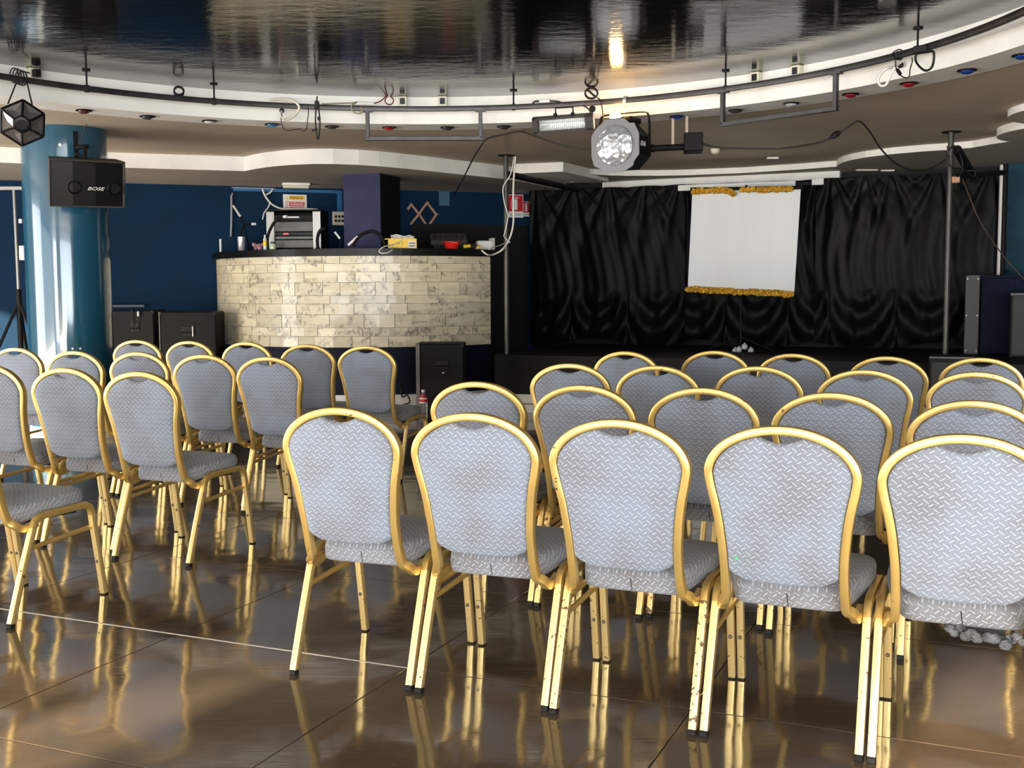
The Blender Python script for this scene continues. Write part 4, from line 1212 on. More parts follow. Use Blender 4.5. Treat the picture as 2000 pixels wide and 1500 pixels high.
# ------------------------------------------------------------------ tripod projection screen with gold garlands
SS = 12.55
c0, c1, c2, c3 = at_line(1352, 373, SS), at_line(1564, 370, SS), at_line(1551, 575, SS), at_line(1343, 564, SS)
midp = (c3 + c2) / 2
tp_ = at_line(1447, 662, SS + .06)
t = Thing('projection_screen', 'white tripod projection screen trimmed with gold tinsel on the stage', 'screen', (tp_.x, tp_.y, SZ))
mb = MB(); n = 24; vs, fs = [], []
for j in range(n + 1):
    for i in range(n + 1):
        u, v = i / n, j / n
        p = (c0 * (1 - u) + c1 * u) * (1 - v) + (c3 * (1 - u) + c2 * u) * v
        vs.append(p + E2 * (.010 * math.sin(u * 9 + .6) * (1 - .4 * v) + .008 * math.sin(u * 3)))
W_ = n + 1
for j in range(n):
    for i in range(n): fs.append((j * W_ + i, j * W_ + i + 1, (j + 1) * W_ + i + 1, (j + 1) * W_ + i))
k = len(vs); vs += [v + E2 * .003 for v in vs]
fs += [tuple(q + k for q in reversed(f)) for f in fs]
mb.add(vs, fs); t.part('cloth', mb, screen_m, smooth=180)
x_ = (c1 - c0).normalized()
mb = MB().cyl(c0 - x_ * .02 + Vector((0, 0, .02)), c1 + x_ * .02 + Vector((0, 0, .02)), .020, 10); t.part('top_bar', mb, black_metal)
mb = MB().cyl(c3 - x_ * .02, c2 + x_ * .07, .022, 10); t.part('roller_case', mb, black_metal)
hub = Vector((tp_.x, tp_.y, tp_.z))
topc = (c0 + c1) / 2 + E2 * .05
mb = MB().tube([Vector((hub.x, hub.y, SZ + .08)), hub, (c2 + c3) / 2 + E2 * .05, topc + Vector((0, 0, .06))], .012, 8); t.part('pole', mb, black_metal)
for dx in ((-.34, -.05), (.36, -.10), (.03, .3)):
    e = Vector((hub.x, hub.y, 0)) + E1 * dx[0] + E2 * dx[1]
    mb = MB().tube([hub + Vector((0, 0, .02)), Vector((e.x, e.y, SZ + .012))], .010, 8); l = t.part('leg', mb, black_metal)
def garland(pts, r, seed, label):
    rn = random.Random(seed); mb = MB()
    L = sum((b - a).length for a, b in zip(pts, pts[1:]))
    n = int(L / .030)
    for i in range(n):
        f = i / max(1, n - 1) * (len(pts) - 1); k = min(int(f), len(pts) - 2); p = pts[k].lerp(pts[k + 1], f - k)
        p = p + Vector((0, 0, rn.uniform(-.006, .006)))
        # a ruffled rosette: petals round a dark centre
        a0 = rn.uniform(0, 6)
        vs = [p - E2 * .012]; fs = []
        for q in range(10):
            a = a0 + q * .628
            rr = r * rn.uniform(.75, 1.15)
            vs.append(p + E1 * math.cos(a) * rr + Vector((0, 0, math.sin(a) * rr)) - E2 * (.045 if q % 2 else .020))
        for q in range(10): fs.append((0, 1 + q, 1 + (q + 1) % 10))
        mb.add(vs, fs)
        mb.add([v + E2 * .05 for v in vs], fs)
        for q in range(7):
            a = rn.uniform(0, 6.28); b = rn.uniform(0, 6.28)
            d = E1 * math.cos(a) * rn.uniform(.3, 1.0) * r + Vector((0, 0, math.sin(a) * rn.uniform(.3, 1.0) * r)) - E2 * rn.uniform(.0, .04)
            w = E1 * math.cos(b) * .010 + Vector((0, 0, math.sin(b) * .010))
            mb.add([p + d - w, p + d + w, p + d * 1.25 + w * .6 - E2 * .012], [(0, 1, 2)])
    o = t.part('garland', mb, tinsel); o['kind'] = 'stuff'; o['label'] = label
gp = lambda l: [at_line(x, y, SS - .03) for x, y in l]
garland(gp([(1356, 374), (1390, 372.5), (1420, 372), (1432, 378)]), .036, 1, 'gold tinsel garland along the left part of the top edge')
garland(gp([(1451, 372), (1472, 371)]), .034, 2, 'short gold tinsel tuft on the top edge')
garland(gp([(1483, 371), (1510, 370), (1544, 369)]), .034, 3, 'gold tinsel garland along the right part of the top edge')
garland(gp([(1345, 564), (1400, 568), (1470, 571), (1546, 574)]), .036, 4, 'gold tinsel garland along the bottom edge')
for k, (x, y, lb) in enumerate(((1436, 685, 'white bauble at the left of the cluster by the screen tripod'), (1443.5, 683, 'large pearly white bauble, second from left by the screen tripod'), (1454.5, 677, 'white bauble raised above the others by the screen tripod'), (1466.5, 684.5, 'white bauble at the right of the cluster by the screen tripod'))):
    p = at_line(x, y, SS - .25 + (.07 if k in (0, 3) else 0)); r_ = .034
    t2 = Thing('bauble', lb, 'bauble', (p.x, p.y, p.z - r_), group='white baubles by the tripod')
    t2.part('ball', MB().ball(p, r_, 16, 10), mat('pearl_white', (.62, .62, .58), .3, coat=.5, var=.25, vscale=70) if 'pearl_white' not in MATS else MATS['pearl_white'], smooth=180)
    t2.part('cap', MB().cyl(p + Vector((0, 0, r_ - .003)), p + Vector((0, 0, r_ + .007)), .009, 10), silver)
    if p.z - r_ > SZ + .01: t2.part('string', MB().tube([p + Vector((0, 0, r_)), Vector((hub.x, hub.y, hub.z + .0))], .002, 4), dark_cable)

# ------------------------------------------------------------------ cables and small things along the ring
def rp(px, py, r=3.42):
    p = on_circle(px, RC, r, True, 200)
    return Vector((p.x, p.y, zof(px, py, p)))
def ring_cable(name, pts, rad, m, label, r=3.42, n=6, closed=False, group=None):
    P = spline([rp(*q[:2], r=q[2] if len(q) > 2 else r) for q in pts], 5)
    return single(name, MB().tube(P, rad, n), m, label, 'cable', group, smooth=180)
cream_cable = mat('cream_cable', (.72, .68, .55), .5)
ring_cable('cable_loop', [(527, 196), (540, 193.5), (558, 193), (575, 198), (584, 208), (581, 219), (570, 229), (558, 233.5), (550, 230), (549, 222, 3.55), (550, 217, 3.66)], .010, cream_cable, 'thick white cable loop over the rail, left of the hanging black strap')
ring_cable('thin_cable', [(550, 217, 3.66), (548, 230), (551, 248), (557, 255), (570, 254), (583, 252), (592, 256), (598, 250), (600, 235), (602, 220), (601, 209)], .0042, dark_cable, 'thin dark cable sagging below the white loop on the ring')
mb = MB().lathe([(.020, 0), (.020, .004), (0, .004)], rp(550, 216, 3.688), tuple(ring_dirs(rp(550, 216, 3.688))[0]), 14); single('cable_hole', mb, rubber, 'small black cable hole in the fascia behind the white loop', 'cable outlet')
mb = MB().lathe([(.028, 0), (.028, .004), (0, .004)], rp(1157, 213, 3.688), tuple(ring_dirs(rp(1157, 213, 3.688))[0]), 16); single('cable_hole', mb, rubber, 'black cable hole in the fascia above the right end of the strobe bar', 'cable outlet')
mb = MB()
P = spline([rp(x, y) for x, y in ((619, 196), (617, 212), (615.5, 235), (617, 258), (619.5, 272), (623, 258), (624, 235), (622, 212), (619, 196))], 5); mb.tube(P, .006, 6)
mb.box(rp(622.5, 231.5), (.022, .022, .03)); mb.tube([rp(619, 252), rp(608, 256)], .007, 6); mb.box(rp(619, 205), (.03, .05, .06)); mb.tube([rp(619, 196), rp(619.5, 188)], .006, 6)
single('cable_strap', mb, rubber, 'long thin black strap loop hanging from the rail left of the left U bracket', 'strap')
mb = MB(); c = rp(350, 179, 3.46)
for k in range(5): mb.lathe([(.036 + .006 * math.cos(a * 1.257), -.02 + .010 * k + .006 * math.sin(a * 1.257)) for a in range(6)], c, (0.35, -1, .1 * k), 14, cap=False)
single('cable_coil', mb, rubber, 'small black cable coil sitting on the rail above the pillar side', 'cable coil')
mb = MB(); c = rp(1155, 182, 3.52)
for k in range(3): mb.tube([c + Vector((.050 * math.cos(a * .314), -.012 + .012 * k, .042 * math.sin(a * .314))) for a in range(20)], .007, 6, closed=True)
mb.tube([c + Vector((-.035, 0, .03)), c + Vector((.035, 0, -.03))], .009, 6)
single('cable_coil', mb, rubber, 'round black cable coil on the fascia above the strobe bar end', 'cable coil')
mb = MB(); c = rp(38, 150, 3.46)
for k in range(4): mb.tube([c + Vector((-.03 + .02 * k + .030 * math.cos(a * .393), 0, .050 * math.sin(a * .393) + .01 * math.cos(k))) for a in range(16)], .005, 5, closed=True)
mb.tube([c + Vector((.03, 0, .03)), rp(50, 140, 3.5), rp(60, 143, 3.6)], .005, 5)
single('cable_coil', mb, rubber, 'loose black cable coil above the moonflower lamp', 'cable coil')
ring_cable('flex', [(628, 203.5, 3.46), (660, 202, 3.46), (690, 201, 3.46), (697, 199, 3.46), (688, 205), (686, 212), (692, 220), (702, 222), (708, 216), (704, 210)], .006, mat('olive_cable', (.30, .26, .15), .5), 'loose olive flex looped round the rail at the left U bracket')
mb = MB().tube([rp(693, 202, 3.47), rp(712, 202, 3.47)], .014, 8); mb.tube([rp(713, 202.5, 3.47), rp(730, 202.5, 3.47)], .011, 8); single('cable_joint', mb, white_m, 'white in-line cable joint lying on the rail at the left U bracket', 'connector')
ring_cable('red_wire', [(731, 202, 3.47), (742, 198, 3.55), (752, 190, 3.6), (757, 184, 3.66), (763, 188, 3.66), (769, 196, 3.6), (764, 204, 3.55), (756, 203, 3.5), (752, 196, 3.5), (757, 187, 3.62)], .005, mat('dark_red_wire', (.22, .03, .03), .45), 'dark red wire curling up to the socket box by the left U bracket')
mb = MB().tube([rp(1054, 198, 3.47), rp(1074, 197, 3.47)], .016, 8); single('cable_joint', mb, white_m, 'white plug lying on the rail above the strobe bar', 'connector')
ring_cable('thin_cable', [(1040, 202, 3.47), (1046, 198, 3.47), (1054, 198, 3.47)], .008, dark_cable, 'short dark lead on the rail left of the white plug above the strobe')
ring_cable('thin_cable', [(1074, 197, 3.47), (1092, 199, 3.47), (1102, 204, 3.46)], .007, dark_cable, 'short dark lead on the rail right of the white plug above the strobe')
ring_cable('thin_cable', [(1138, 206), (1146, 210), (1152, 217), (1154, 224)], .006, dark_cable, 'dark lead running from the rail down to the strobe bar end')
ring_cable('thin_cable', [(1167, 191, 3.5), (1172, 196), (1176, 210), (1178, 228), (1179, 238), (1181, 247)], .0055, dark_cable, 'dark lead hanging from the rail to the left of the lit spotlight')
ring_cable('cable_loop', [(1760, 119, 3.6), (1752, 126, 3.55), (1745, 131, 3.5), (1730, 134), (1718, 146), (1714, 158), (1720, 167.5), (1729, 166), (1735, 155), (1742, 140), (1747, 131)], .009, white_cable, 'white cable loop hanging below the rail above the red lamps')
ring_cable('thin_cable', [(1737, 110), (1743, 102), (1754, 97), (1762, 102), (1752, 106), (1748, 113), (1748, 130), (1754, 143), (1760, 149), (1770, 152.5), (1775, 148), (1776, 135), (1780, 120), (1779, 113)], .0045, dark_cable, 'thin dark cable with inline plug dangling beside the white loop, right part of the ring')
mb = MB().tube([rp(1751, 136), rp(1757, 145)], .012, 8); single('inline_plug', mb, rubber, 'small black inline plug on the thin cable beside the white loop', 'plug')
mb = MB().box(rp(1753, 109, 3.43), (.05, .05, .05), bev=.008); mb.ball(rp(1757, 127, 3.66), .022, 8, 5); single('clamp', mb, rubber, 'black clamp on the rail above the dangling thin cable', 'clamp')
ring_cable('cable_loop', [(1799, 94), (1789, 92), (1782, 95.5), (1788, 101), (1786, 112), (1788, 122), (1796, 132), (1806, 138), (1816, 134), (1821, 122), (1821, 102), (1812, 101)], .0075, rubber, 'black cable loop hanging from the rail, right of the white loop')
mb = MB().box(rp(1797, 97, 3.42), (.09, .06, .045), Matrix.Rotation(R(-40), 3, 'Z'), bev=.006); single('clamp', mb, rubber, 'black clamp on the rail above the black cable loop', 'clamp')
pix_tube('ceiling_cable', [(887, 381, 13.4), (904, 350, 12.6), (925, 308, 11.4), (944, 278, 10.5), (955, 269.5, 10.28), (985, 262.5, 10.05), (1015, 256.5, 9.86), (1040, 264, 9.7), (1090, 282, 9.5), (1135, 290, 9.4), (1175, 291, 9.3)], .0075, dark_cable, 'dark cable strung under the ceiling from the back wall to the lit spotlight', 'cable')
pix_tube('ceiling_cable', [(1372, 281, 9.35), (1405, 288, 9.35), (1464, 290, 9.3), (1524, 290, 9.25), (1573, 283.5, 9.25), (1613, 274, 9.25), (1650, 252, 9.2), (1671, 238.5, 9.2), (1676, 236.5, 9.2), (1685, 241, 9.25), (1702, 262, 9.4), (1720, 290, 9.55), (1744, 315, 9.7), (1769, 329, 9.9), (1790, 332, 10.0), (1811, 331, 10.15), (1835, 320, 10.25), (1855, 305, 10.35)], .0075, dark_cable, 'dark cable with inline coupler sagging under the ceiling to the right stage post', 'cable')
a, b = at(1618, 272, 9.23), at(1642, 257, 9.23)
single('coupler', MB().lathe([(.007, 0), (.012, .02), (.024, .045), (.026, .08), (.018, .10), (.009, .12)], a, b - a, 10), rubber, 'black inline coupler on the sagging ceiling cable', 'coupler', smooth=40)
q = atz(1397, 291, ZU)
t = Thing('smoke_detector', 'round cream smoke detector on the ceiling behind the effect projector', 'smoke detector', q)
t.part('base', MB().cyl(q, q - Vector((0, 0, .012)), .05, 20), cream_plastic); t.part('sensor', MB().lathe([(.046, -.012), (.042, -.035), (.028, -.046), (.026, -.05), (0, -.052)], q, n=20), cream_plastic, smooth=40)
q = atz(1509, 307, ZU); single('ceiling_marker', MB().box(q - Vector((0, 0, .01)), (.12, .05, .02), bev=.003), white_m, 'small white plate on the upper ceiling right of the smoke detector', 'plate')
q = atz(1693, 331, 2.635); single('ceiling_strip', MB().box(q - Vector((0, 0, .008)), (.24, .05, .016), Matrix.Rotation(R(4), 3, 'Z')), cream_plastic, 'longer pale strip on the lowered ceiling above the right curtain', 'strip')
q = atz(1733, 332, 2.635); single('ceiling_strip', MB().box(q - Vector((0, 0, .008)), (.15, .05, .016), Matrix.Rotation(R(-4), 3, 'Z')), white_m, 'shorter pale strip on the lowered ceiling above the right curtain', 'strip')
q = atz(578, 358, 2.55)
t = Thing('fluorescent_light', 'short off-white ceiling light over the booth rack', 'ceiling light', q)
M3 = Matrix.Rotation(R(18), 3, 'Z'); t.part('base', MB().box(q - Vector((0, 0, .012)), (.31, .11, .024), M3), white_m); t.part('diffuser', MB().box(q - Vector((0, 0, .042)), (.30, .085, .036), M3, bev=.01), cream_plastic)
q = atz(1117, 349, 2.635); single('ceiling_sensor', MB().lathe([(.05, 0), (.05, -.02), (.03, -.045), (0, -.05)], q, n=16), cream_plastic, 'small cream sensor beside the white ceiling beam', 'sensor', smooth=40)

# ------------------------------------------------------------------ things standing on the booth counter
def bp(px, r, py=490):
    p = on_circle(px, BC, r + .136, False, py)
    return Vector((p.x, p.y, CZ))
def bz(px, py, p): return Vector((0, 0, HC)) + ray(px, py) * (math.hypot(p.x, p.y) / math.hypot(ray(px, py).x, ray(px, py).y))
def bpt(px, py, r): return bz(px, py, bp(px, r))
p = bpt(431, 484, 1.66); single('white_tube', MB().cyl((p.x, p.y, CZ), (p.x, p.y, CZ + .17), .014, 12), mat('pale_tube', (.62, .68, .68), .3), 'thin pale upright tube at the left end of the booth counter', 'tube', smooth=60)
p = bp(472, 1.60)
t = Thing('metal_tumbler', 'tall polished steel tumbler on the left of the counter', 'tumbler', p)
t.part('cup', MB().lathe([(.034, 0), (.038, .005), (.044, .165), (.042, .165), (.034, .01), (0, .01)], p, n=24), mat('brushed_steel', (.72, .72, .72), .25, .6), smooth=40)
def gooseneck(pts, r, label, tip=None, tipr=.012, tiplen=None, base=True):
    P = [bpt(x, y, rr) for x, y, rr in pts]
    t = Thing('gooseneck_lamp', label, 'lamp', (P[0].x, P[0].y, CZ))
    t.part('neck', MB().tube(spline(P, 5), r, 8), black_metal, smooth=180)
    if base: t.part('base', MB().lathe([(.030, 0), (.030, .010), (.014, .022), (.012, .03)], (P[0].x, P[0].y, CZ), n=16), black_metal, smooth=40)
    if tip:
        a, b = (bpt(*q) for q in tip)
        t.part('head', MB().cyl(a, b, tipr, 12), MATS['white_paint'], smooth=60)
    return t
gooseneck([(487, 489, 1.50), (482, 465, 1.5), (476, 440, 1.5), (470, 424, 1.5)], .010, 'slim black gooseneck lamp leaning left with a long white head', [(469, 422, 1.5), (456, 402, 1.5)], .013)
gooseneck([(469, 486, 1.42), (469, 462, 1.42), (473, 445, 1.42), (479, 439, 1.42), (493, 437, 1.42)], .011, 'black gooseneck lamp bent right with a small bright tip behind the steel tumbler', [(493, 437.5, 1.42), (498, 437.5, 1.42)], .014)
gooseneck([(523, 487, 1.62), (523, 462, 1.62), (532, 440, 1.62), (543, 428, 1.62), (555, 423.5, 1.62)], .016, 'thick black gooseneck lamp curving right in front of the equipment rack', [(554, 423.5, 1.62), (560, 423, 1.62)], .016)
gooseneck([(621, 486, 1.60), (620, 466, 1.60), (625, 451, 1.6), (635, 446, 1.6)], .018, 'thick black gooseneck arching right at the right rail of the equipment rack')
gooseneck([(690, 481, 1.60), (697, 466, 1.6), (712, 455, 1.6), (728, 452, 1.6), (742, 459, 1.6), (750, 473, 1.6), (752, 486, 1.6)], .017, 'thick black gooseneck arched over the counter before the navy column', [(680, 479, 1.6), (699, 462, 1.6)], .014, base=False)
gooseneck([(662, 486, 1.52), (666, 470, 1.52), (662, 464, 1.52)], .006, 'little wire-legged lamp with a white head left of the navy column', [(664, 466, 1.52), (654, 453, 1.52)], .011)
rn = random.Random(5); p = bp(506, 1.60); mb = MB()
for i in range(9):
    c = p + Vector((rn.uniform(-.055, .055), rn.uniform(-.03, .03), .025 + rn.uniform(0, .045)))
    for k in range(5):
        a = k * 1.257; mb.ball(c + Vector((math.cos(a) * .012, math.sin(a) * .008, math.sin(a * 2) * .008)), .013, 6, 4, (1, .7, 1))
single('flower_posy', mb, mat('faded_pink', (.50, .24, .26), .8, var=.3, vscale=30), 'small faded pink artificial posy lying on the counter', 'artificial flowers', smooth=180, base=(p.x, p.y, CZ))
p = bp(518, 1.66)
t = Thing('spray_bottle', 'slim white bottle with yellow label beside the pink posy', 'bottle', p)
t.part('bottle', MB().lathe([(.018, 0), (.02, .004), (.02, .12), (.010, .14), (.010, .165), (0, .166)], p, n=16), MATS['pale_tube'], smooth=40); t.part('label', MB().lathe([(.0206, .05), (.0206, .10)], p, n=16, cap=False), yellow_m)
p = bp(533, 1.62)
t = Thing('glass_jar', 'small pale green glass jar with black lid on the counter before the rack', 'jar', p)
t.part('jar', MB().lathe([(.030, 0), (.034, .006), (.034, .055), (.022, .07), (.022, .075), (0, .075)], p, n=18), mat('pale_green_glass', (.55, .65, .45), .12, coat=.5), smooth=40); t.part('lid', MB().lathe([(.024, .073), (.024, .088), (0, .09)], p, n=18), rubber)
# equipment rack
RS = 12.42
a, b = at(521, 487, RS), at(628, 487, RS)
cx, w = (a + b) / 2, (b - a).length
zt = at(575, 409, RS).z; h = zt - CZ
t = Thing('equipment_rack', 'grey amplifier rack with pale side rails and a small red display on the booth counter', 'rack', (cx.x, cx.y, CZ))
M3 = Matrix.Rotation(R(-2), 3, 'Z')
def rk(x, y, z): return Vector((cx.x, cx.y, CZ)) + M3 @ Vector((x, y, z))
mb = MB()
for sx in (-1, 1): mb.box(rk(sx * (w / 2 - .006), .21, h / 2), (.012, .40, h), M3)
mb.box(rk(0, .21, h - .006), (w, .40, .012), M3); mb.box(rk(0, .21, .006), (w, .40, .012), M3); mb.box(rk(0, .405, h / 2), (w, .012, h), M3)
t.part('case', mb, black_mat)
for sx in (-1, 1): t.part('side_rail', MB().box(rk(sx * (w / 2 - .045), .0, h / 2 - .008), (.088, .02, h - .03), M3, bev=.003), mat('pale_grey_rail', (.42, .41, .38), .35, .3) if 'pale_grey_rail' not in MATS else MATS['pale_grey_rail'])
iw = w - .18
amp = mat('amplifier_grey', (.085, .082, .074), .4, .3, var=.2, vscale=5)
lv = [(.03, .12), (.124, .162), (.166, .205), (.209, .32)]
for z0, z1 in lv:
    am = t.part('amplifier', MB().box(rk(0, .05, (z0 + z1) / 2), (iw, .10, z1 - z0 - .004), M3, bev=.004), amp)
    if z0 > .16 and z1 < .21:
        o = t.part('dark_strip', MB().box(rk(0, -.002, (z0 + z1) / 2), (iw - .02, .008, .030), M3), black_gloss, parent=am)
        o = t.part('display', MB().box(rk(-.085, -.008, (z0 + z1) / 2), (.055, .006, .016), M3), mat('red_display', (.8, .02, .03), .4, emit=(1, .06, .08), estr=1.6), parent=am)
t.part('top_drawer', MB().box(rk(0, .05, .355), (iw, .10, .06), M3), black_mat)
t.part('tape', MB().box(rk(.0, -.003, .365), (.125, .006, .018), M3), paper_w)
# navy square column
k0, k1, k2 = atz(742, 338, 2.55), atz(670, 341, 2.55), atz(808, 345, 2.55)
d1 = (k1 - k0); d2 = Vector((-d1.y, d1.x, 0)); d2 = d2 if d2.y > 0 else -d2
d2 = d2.normalized() * .52
mb = MB(); mb.prism([Vector((q.x, q.y, 0)) for q in (k0, k0 + d2, k0 + d1 + d2, k0 + d1)], 0, 2.55)
o = struct('pillar_square', mb, [navy, black_mat], label='dark navy square column rising behind the booth counter')
for p in o.data.polygons:
    if p.normal.x > .5: p.material_index = 1  # right face blackened: its shade is put into the colour
# yellow box with white wires
p = bp(786, 1.58); xd = Vector((.985, .17, 0)); M3 = Matrix.Rotation(R(6), 3, 'Z')
t = Thing('yellow_box', 'yellow open box of tangled white wires on the booth counter', 'box', p)
def yb(x, y, z): return p + M3 @ Vector((x, y, z))
mb = MB()
for sy in (-1, 1): mb.box(yb(0, sy * .085, .055), (.29, .006, .10), M3)
for sx in (-1, 1): mb.box(yb(sx * .147, 0, .055), (.006, .176, .10), M3)
mb.box(yb(0, 0, .006), (.29, .176, .008), M3); mb.box(yb(-.02, -.09, .102), (.33, .012, .010), M3)
t.part('box', mb, yellow_m)
t.part('paper_label', MB().box(yb(.10, -.0895, .045), (.08, .003, .075), M3), cream_plastic)
for k in range(2): t.part('black_slot', MB().box(yb(.10, -.0915, .03 + .028 * k), (.065, .003, .010), M3), black_gloss)
for k in range(3): t.part('hole', MB().cyl(yb(-.08 + .04 * k, -.0875, .055), yb(-.08 + .04 * k, -.0895, .055), .006, 8), black_gloss)
rn = random.Random(9)
WL = ('topmost', 'lowest', 'frontmost', 'rearmost', 'leftmost', 'rightmost', 'middle')
for k in range(7):
    P = [yb(rn.uniform(-.14, .14), rn.uniform(-.06, .06), .10 + rn.uniform(0, .05) * (1 if q % 2 else .4)) for q in range(6)]
    single('white_wire', MB().tube(spline(P, 5), .006, 6), white_cable, 'tangled white wire heaped in the yellow box', 'cable', 'white wires in the yellow box', smooth=180)
pix_ = [bpt(x, y, r) for x, y, r in ((800, 466, 1.56), (785, 470, 1.66), (768, 477, 1.70), (750, 482, 1.80), (741, 489, 1.83), (743, 494, 1.83), (755, 494, 1.83), (765, 489, 1.80), (766, 482, 1.72))]
single('cable_loop', MB().tube(spline(pix_, 5), .0065, 6), white_cable, 'white cable looping over the counter edge in front of the yellow box', 'cable', smooth=180)
# mixer, red bucket, yellow tray, white case
p = bp(876, 1.22); M3 = Matrix.Rotation(R(8), 3, 'Z') @ Matrix.Rotation(R(24), 3, 'X')
t = Thing('mixing_desk', 'dark sloping mixing desk behind the red tub', 'mixer', p)
c = p + Vector((0, 0, .13))
t.part('housing', MB().box(c, (.40, .22, .05), M3, bev=.005), mat('mixer_grey', (.06, .058, .055), .4))
t.part('stand', MB().box(p + Vector((0, .02, .05)), (.34, .16, .10), Matrix.Rotation(R(8), 3, 'Z')), black_mat)
for k in range(6):
    q = c + M3 @ Vector((-.15 + .06 * k, -.02, .025)); t.part('knob', MB().cyl(q, q + M3 @ Vector((0, 0, .018)), .011, 10), rubber)
p = bp(882, 1.58)
t = Thing('red_tub', 'small red plastic tub with flared rim on the booth counter', 'tub', p)
t.part('tub', MB().lathe([(.062, 0), (.066, .004), (.082, .068), (.105, .076), (.106, .083), (.078, .080), (.060, .008), (0, .008)], p, n=28), red_m, smooth=40)
t.part('spout', MB().box(p + Vector((.03, -.09, .072)), (.10, .05, .012), Matrix.Rotation(R(12), 3, 'Y'), bev=.004), red_m)
p = bp(921, 1.60)
t = Thing('yellow_torch', 'yellow and black torch lying beside the red tub', 'torch', p)
t.part('handle', MB().cyl(p + Vector((-.09, 0, .035)), p + Vector((.03, .02, .05)), .020, 12), yellow_m, smooth=60)
t.part('lower_shell', MB().cyl(p + Vector((.0, 0, .022)), p + Vector((.10, .02, .026)), .022, 12), yellow_m, smooth=60)
t.part('grip', MB().lathe([(.03, 0), (.034, .02), (.034, .05), (.03, .06)], p + Vector((-.01, 0, .035)), (1, .1, .1), 14), rubber, smooth=60)
t.part('foot', MB().box(p + Vector((-.06, -.005, .010)), (.04, .03, .02), bev=.004), rubber)
p = bp(948, 1.52)
t = Thing('white_case', 'white plastic case with ribbed edge at the right end of the counter', 'case', p)
M3 = Matrix.Rotation(R(14), 3, 'Z')
t.part('body', MB().box(p + M3 @ Vector((-.02, 0, .055)), (.16, .15, .108), M3, bev=.012), MATS['white_paint'])
for k in range(3): t.part('rib', MB().box(p + M3 @ Vector((.062 + .012 * k, 0, .07)), (.007, .17, .138), M3, bev=.002), MATS['white_paint'])
pix_ = [bpt(929, 485.5, 1.64), bpt(940, 489, 1.78), bpt(951, 497, 1.84), bpt(962, 497.5, 1.80), at(978, 490, 11.9), at(990, 476, 11.95), at(999, 455, 11.85), at(1003, 430, 11.9), at(1002.5, 400, 11.9), at(1003, 360, 11.9), at(1005, 325, 11.9), at(1007, 306, 11.9)]
single('white_cable', MB().tube(spline(pix_, 5), .010, 6), white_cable, 'white cable hanging from the ceiling by the left post to the counter end', 'cable', smooth=180)
pix_tube('white_cable', [(1004, 306, 11.95), (1000, 330, 11.95), (995, 345, 11.95), (983, 365, 11.97), (984, 390, 11.97), (990, 412, 11.97), (992, 425, 11.97), (986, 455, 11.97), (984, 460, 11.97), (990, 468, 11.9), (996, 474, 11.85)], .006, white_cable, 'thinner white cable wound loosely round the left stage post', 'cable')
pix_tube('white_cable', [(955, 487, 11.35), (965, 482, 11.5), (975, 480, 11.7), (985, 475, 11.9)], .006, white_cable, 'short white lead from the white case to the left post', 'cable')

# ------------------------------------------------------------------ on the back wall
def wall_sign(name, px0, py0, px1, py1, label, th=.008, off=.002):
    a, b = on_wall(px0, (py0 + py1) / 2, off), on_wall(px1, (py0 + py1) / 2, off)
    zt, zb = on_wall((px0 + px1) / 2, py0, off).z, on_wall((px0 + px1) / 2, py1, off).z
    c = (a + b) / 2; c.z = (zt + zb) / 2
    M = frame_matrix(c, wd, wn)
    return Thing(name, label, 'sign', M=M), (Vector((a.x, a.y, 0)) - Vector((b.x, b.y, 0))).length, zt - zb
def plate(t, x, y, w, h, z, m, name, th=.003): return t.part(name, MB().box((x, y, z), (w, h, th)), m, local=True)
t, w, h = wall_sign('warning_sign', 553, 380, 599, 411, 'white warning sign with yellow and red text panels above the rack')
pl = plate(t, 0, 0, w, h, .002, paper_w, 'board', .004)
plate(t, .08 * w, .29 * h, .66 * w, .26 * h, .005, label_yel, 'yellow_panel')
plate(t, .08 * w, -.10 * h, .66 * w, .30 * h, .005, label_red, 'red_panel'); plate(t, .08 * w, -.38 * h, .66 * w, .16 * h, .005, label_red, 'red_panel')
mb = MB(); mb.add([(-.48 * w + .05 * w, .20 * h, .0045), (-.27 * w, .20 * h, .0045), (-.35 * w, .36 * h, .0045), (-.43 * w, .20 * h, .006), (-.27 * w, .20 * h, .006), (-.35 * w, .36 * h, .006)], [(3, 4, 5), (0, 1, 4, 3), (1, 2, 5, 4), (2, 0, 3, 5)]); t.part('warning_triangle', mb, label_yel, local=True)
for y in (.0, -.2, -.38):
    mb = MB().lathe([(.055 * w, 0), (.07 * w, 0), (.07 * w, .0012), (.055 * w, .0012)], (-.35 * w, y * h, .0045), n=16, cap=False); t.part('prohibition_ring', mb, label_red, local=True)
    mb = MB().box((-.35 * w, y * h, .005), (.012 * w, .11 * w, .001), Matrix.Rotation(R(45), 3, 'Z')); t.part('prohibition_bar', mb, label_red, local=True)
for k, (y, n, m) in enumerate(((.34, 3, rubber), (.25, 2, rubber), (-.02, 4, paper_w), (-.11, 3, paper_w), (-.18, 4, paper_w), (-.38, 3, paper_w))):
    mb = MB(); x = -.20 * w; rr = random.Random(k)
    while x < .34 * w:
        ww = rr.uniform(.05, .13) * w; mb.box((x + ww / 2, y * h, .0068), (ww, .035 * h, .0008)); x += ww + .02 * w
    t.part('text_line', mb, m, local=True)
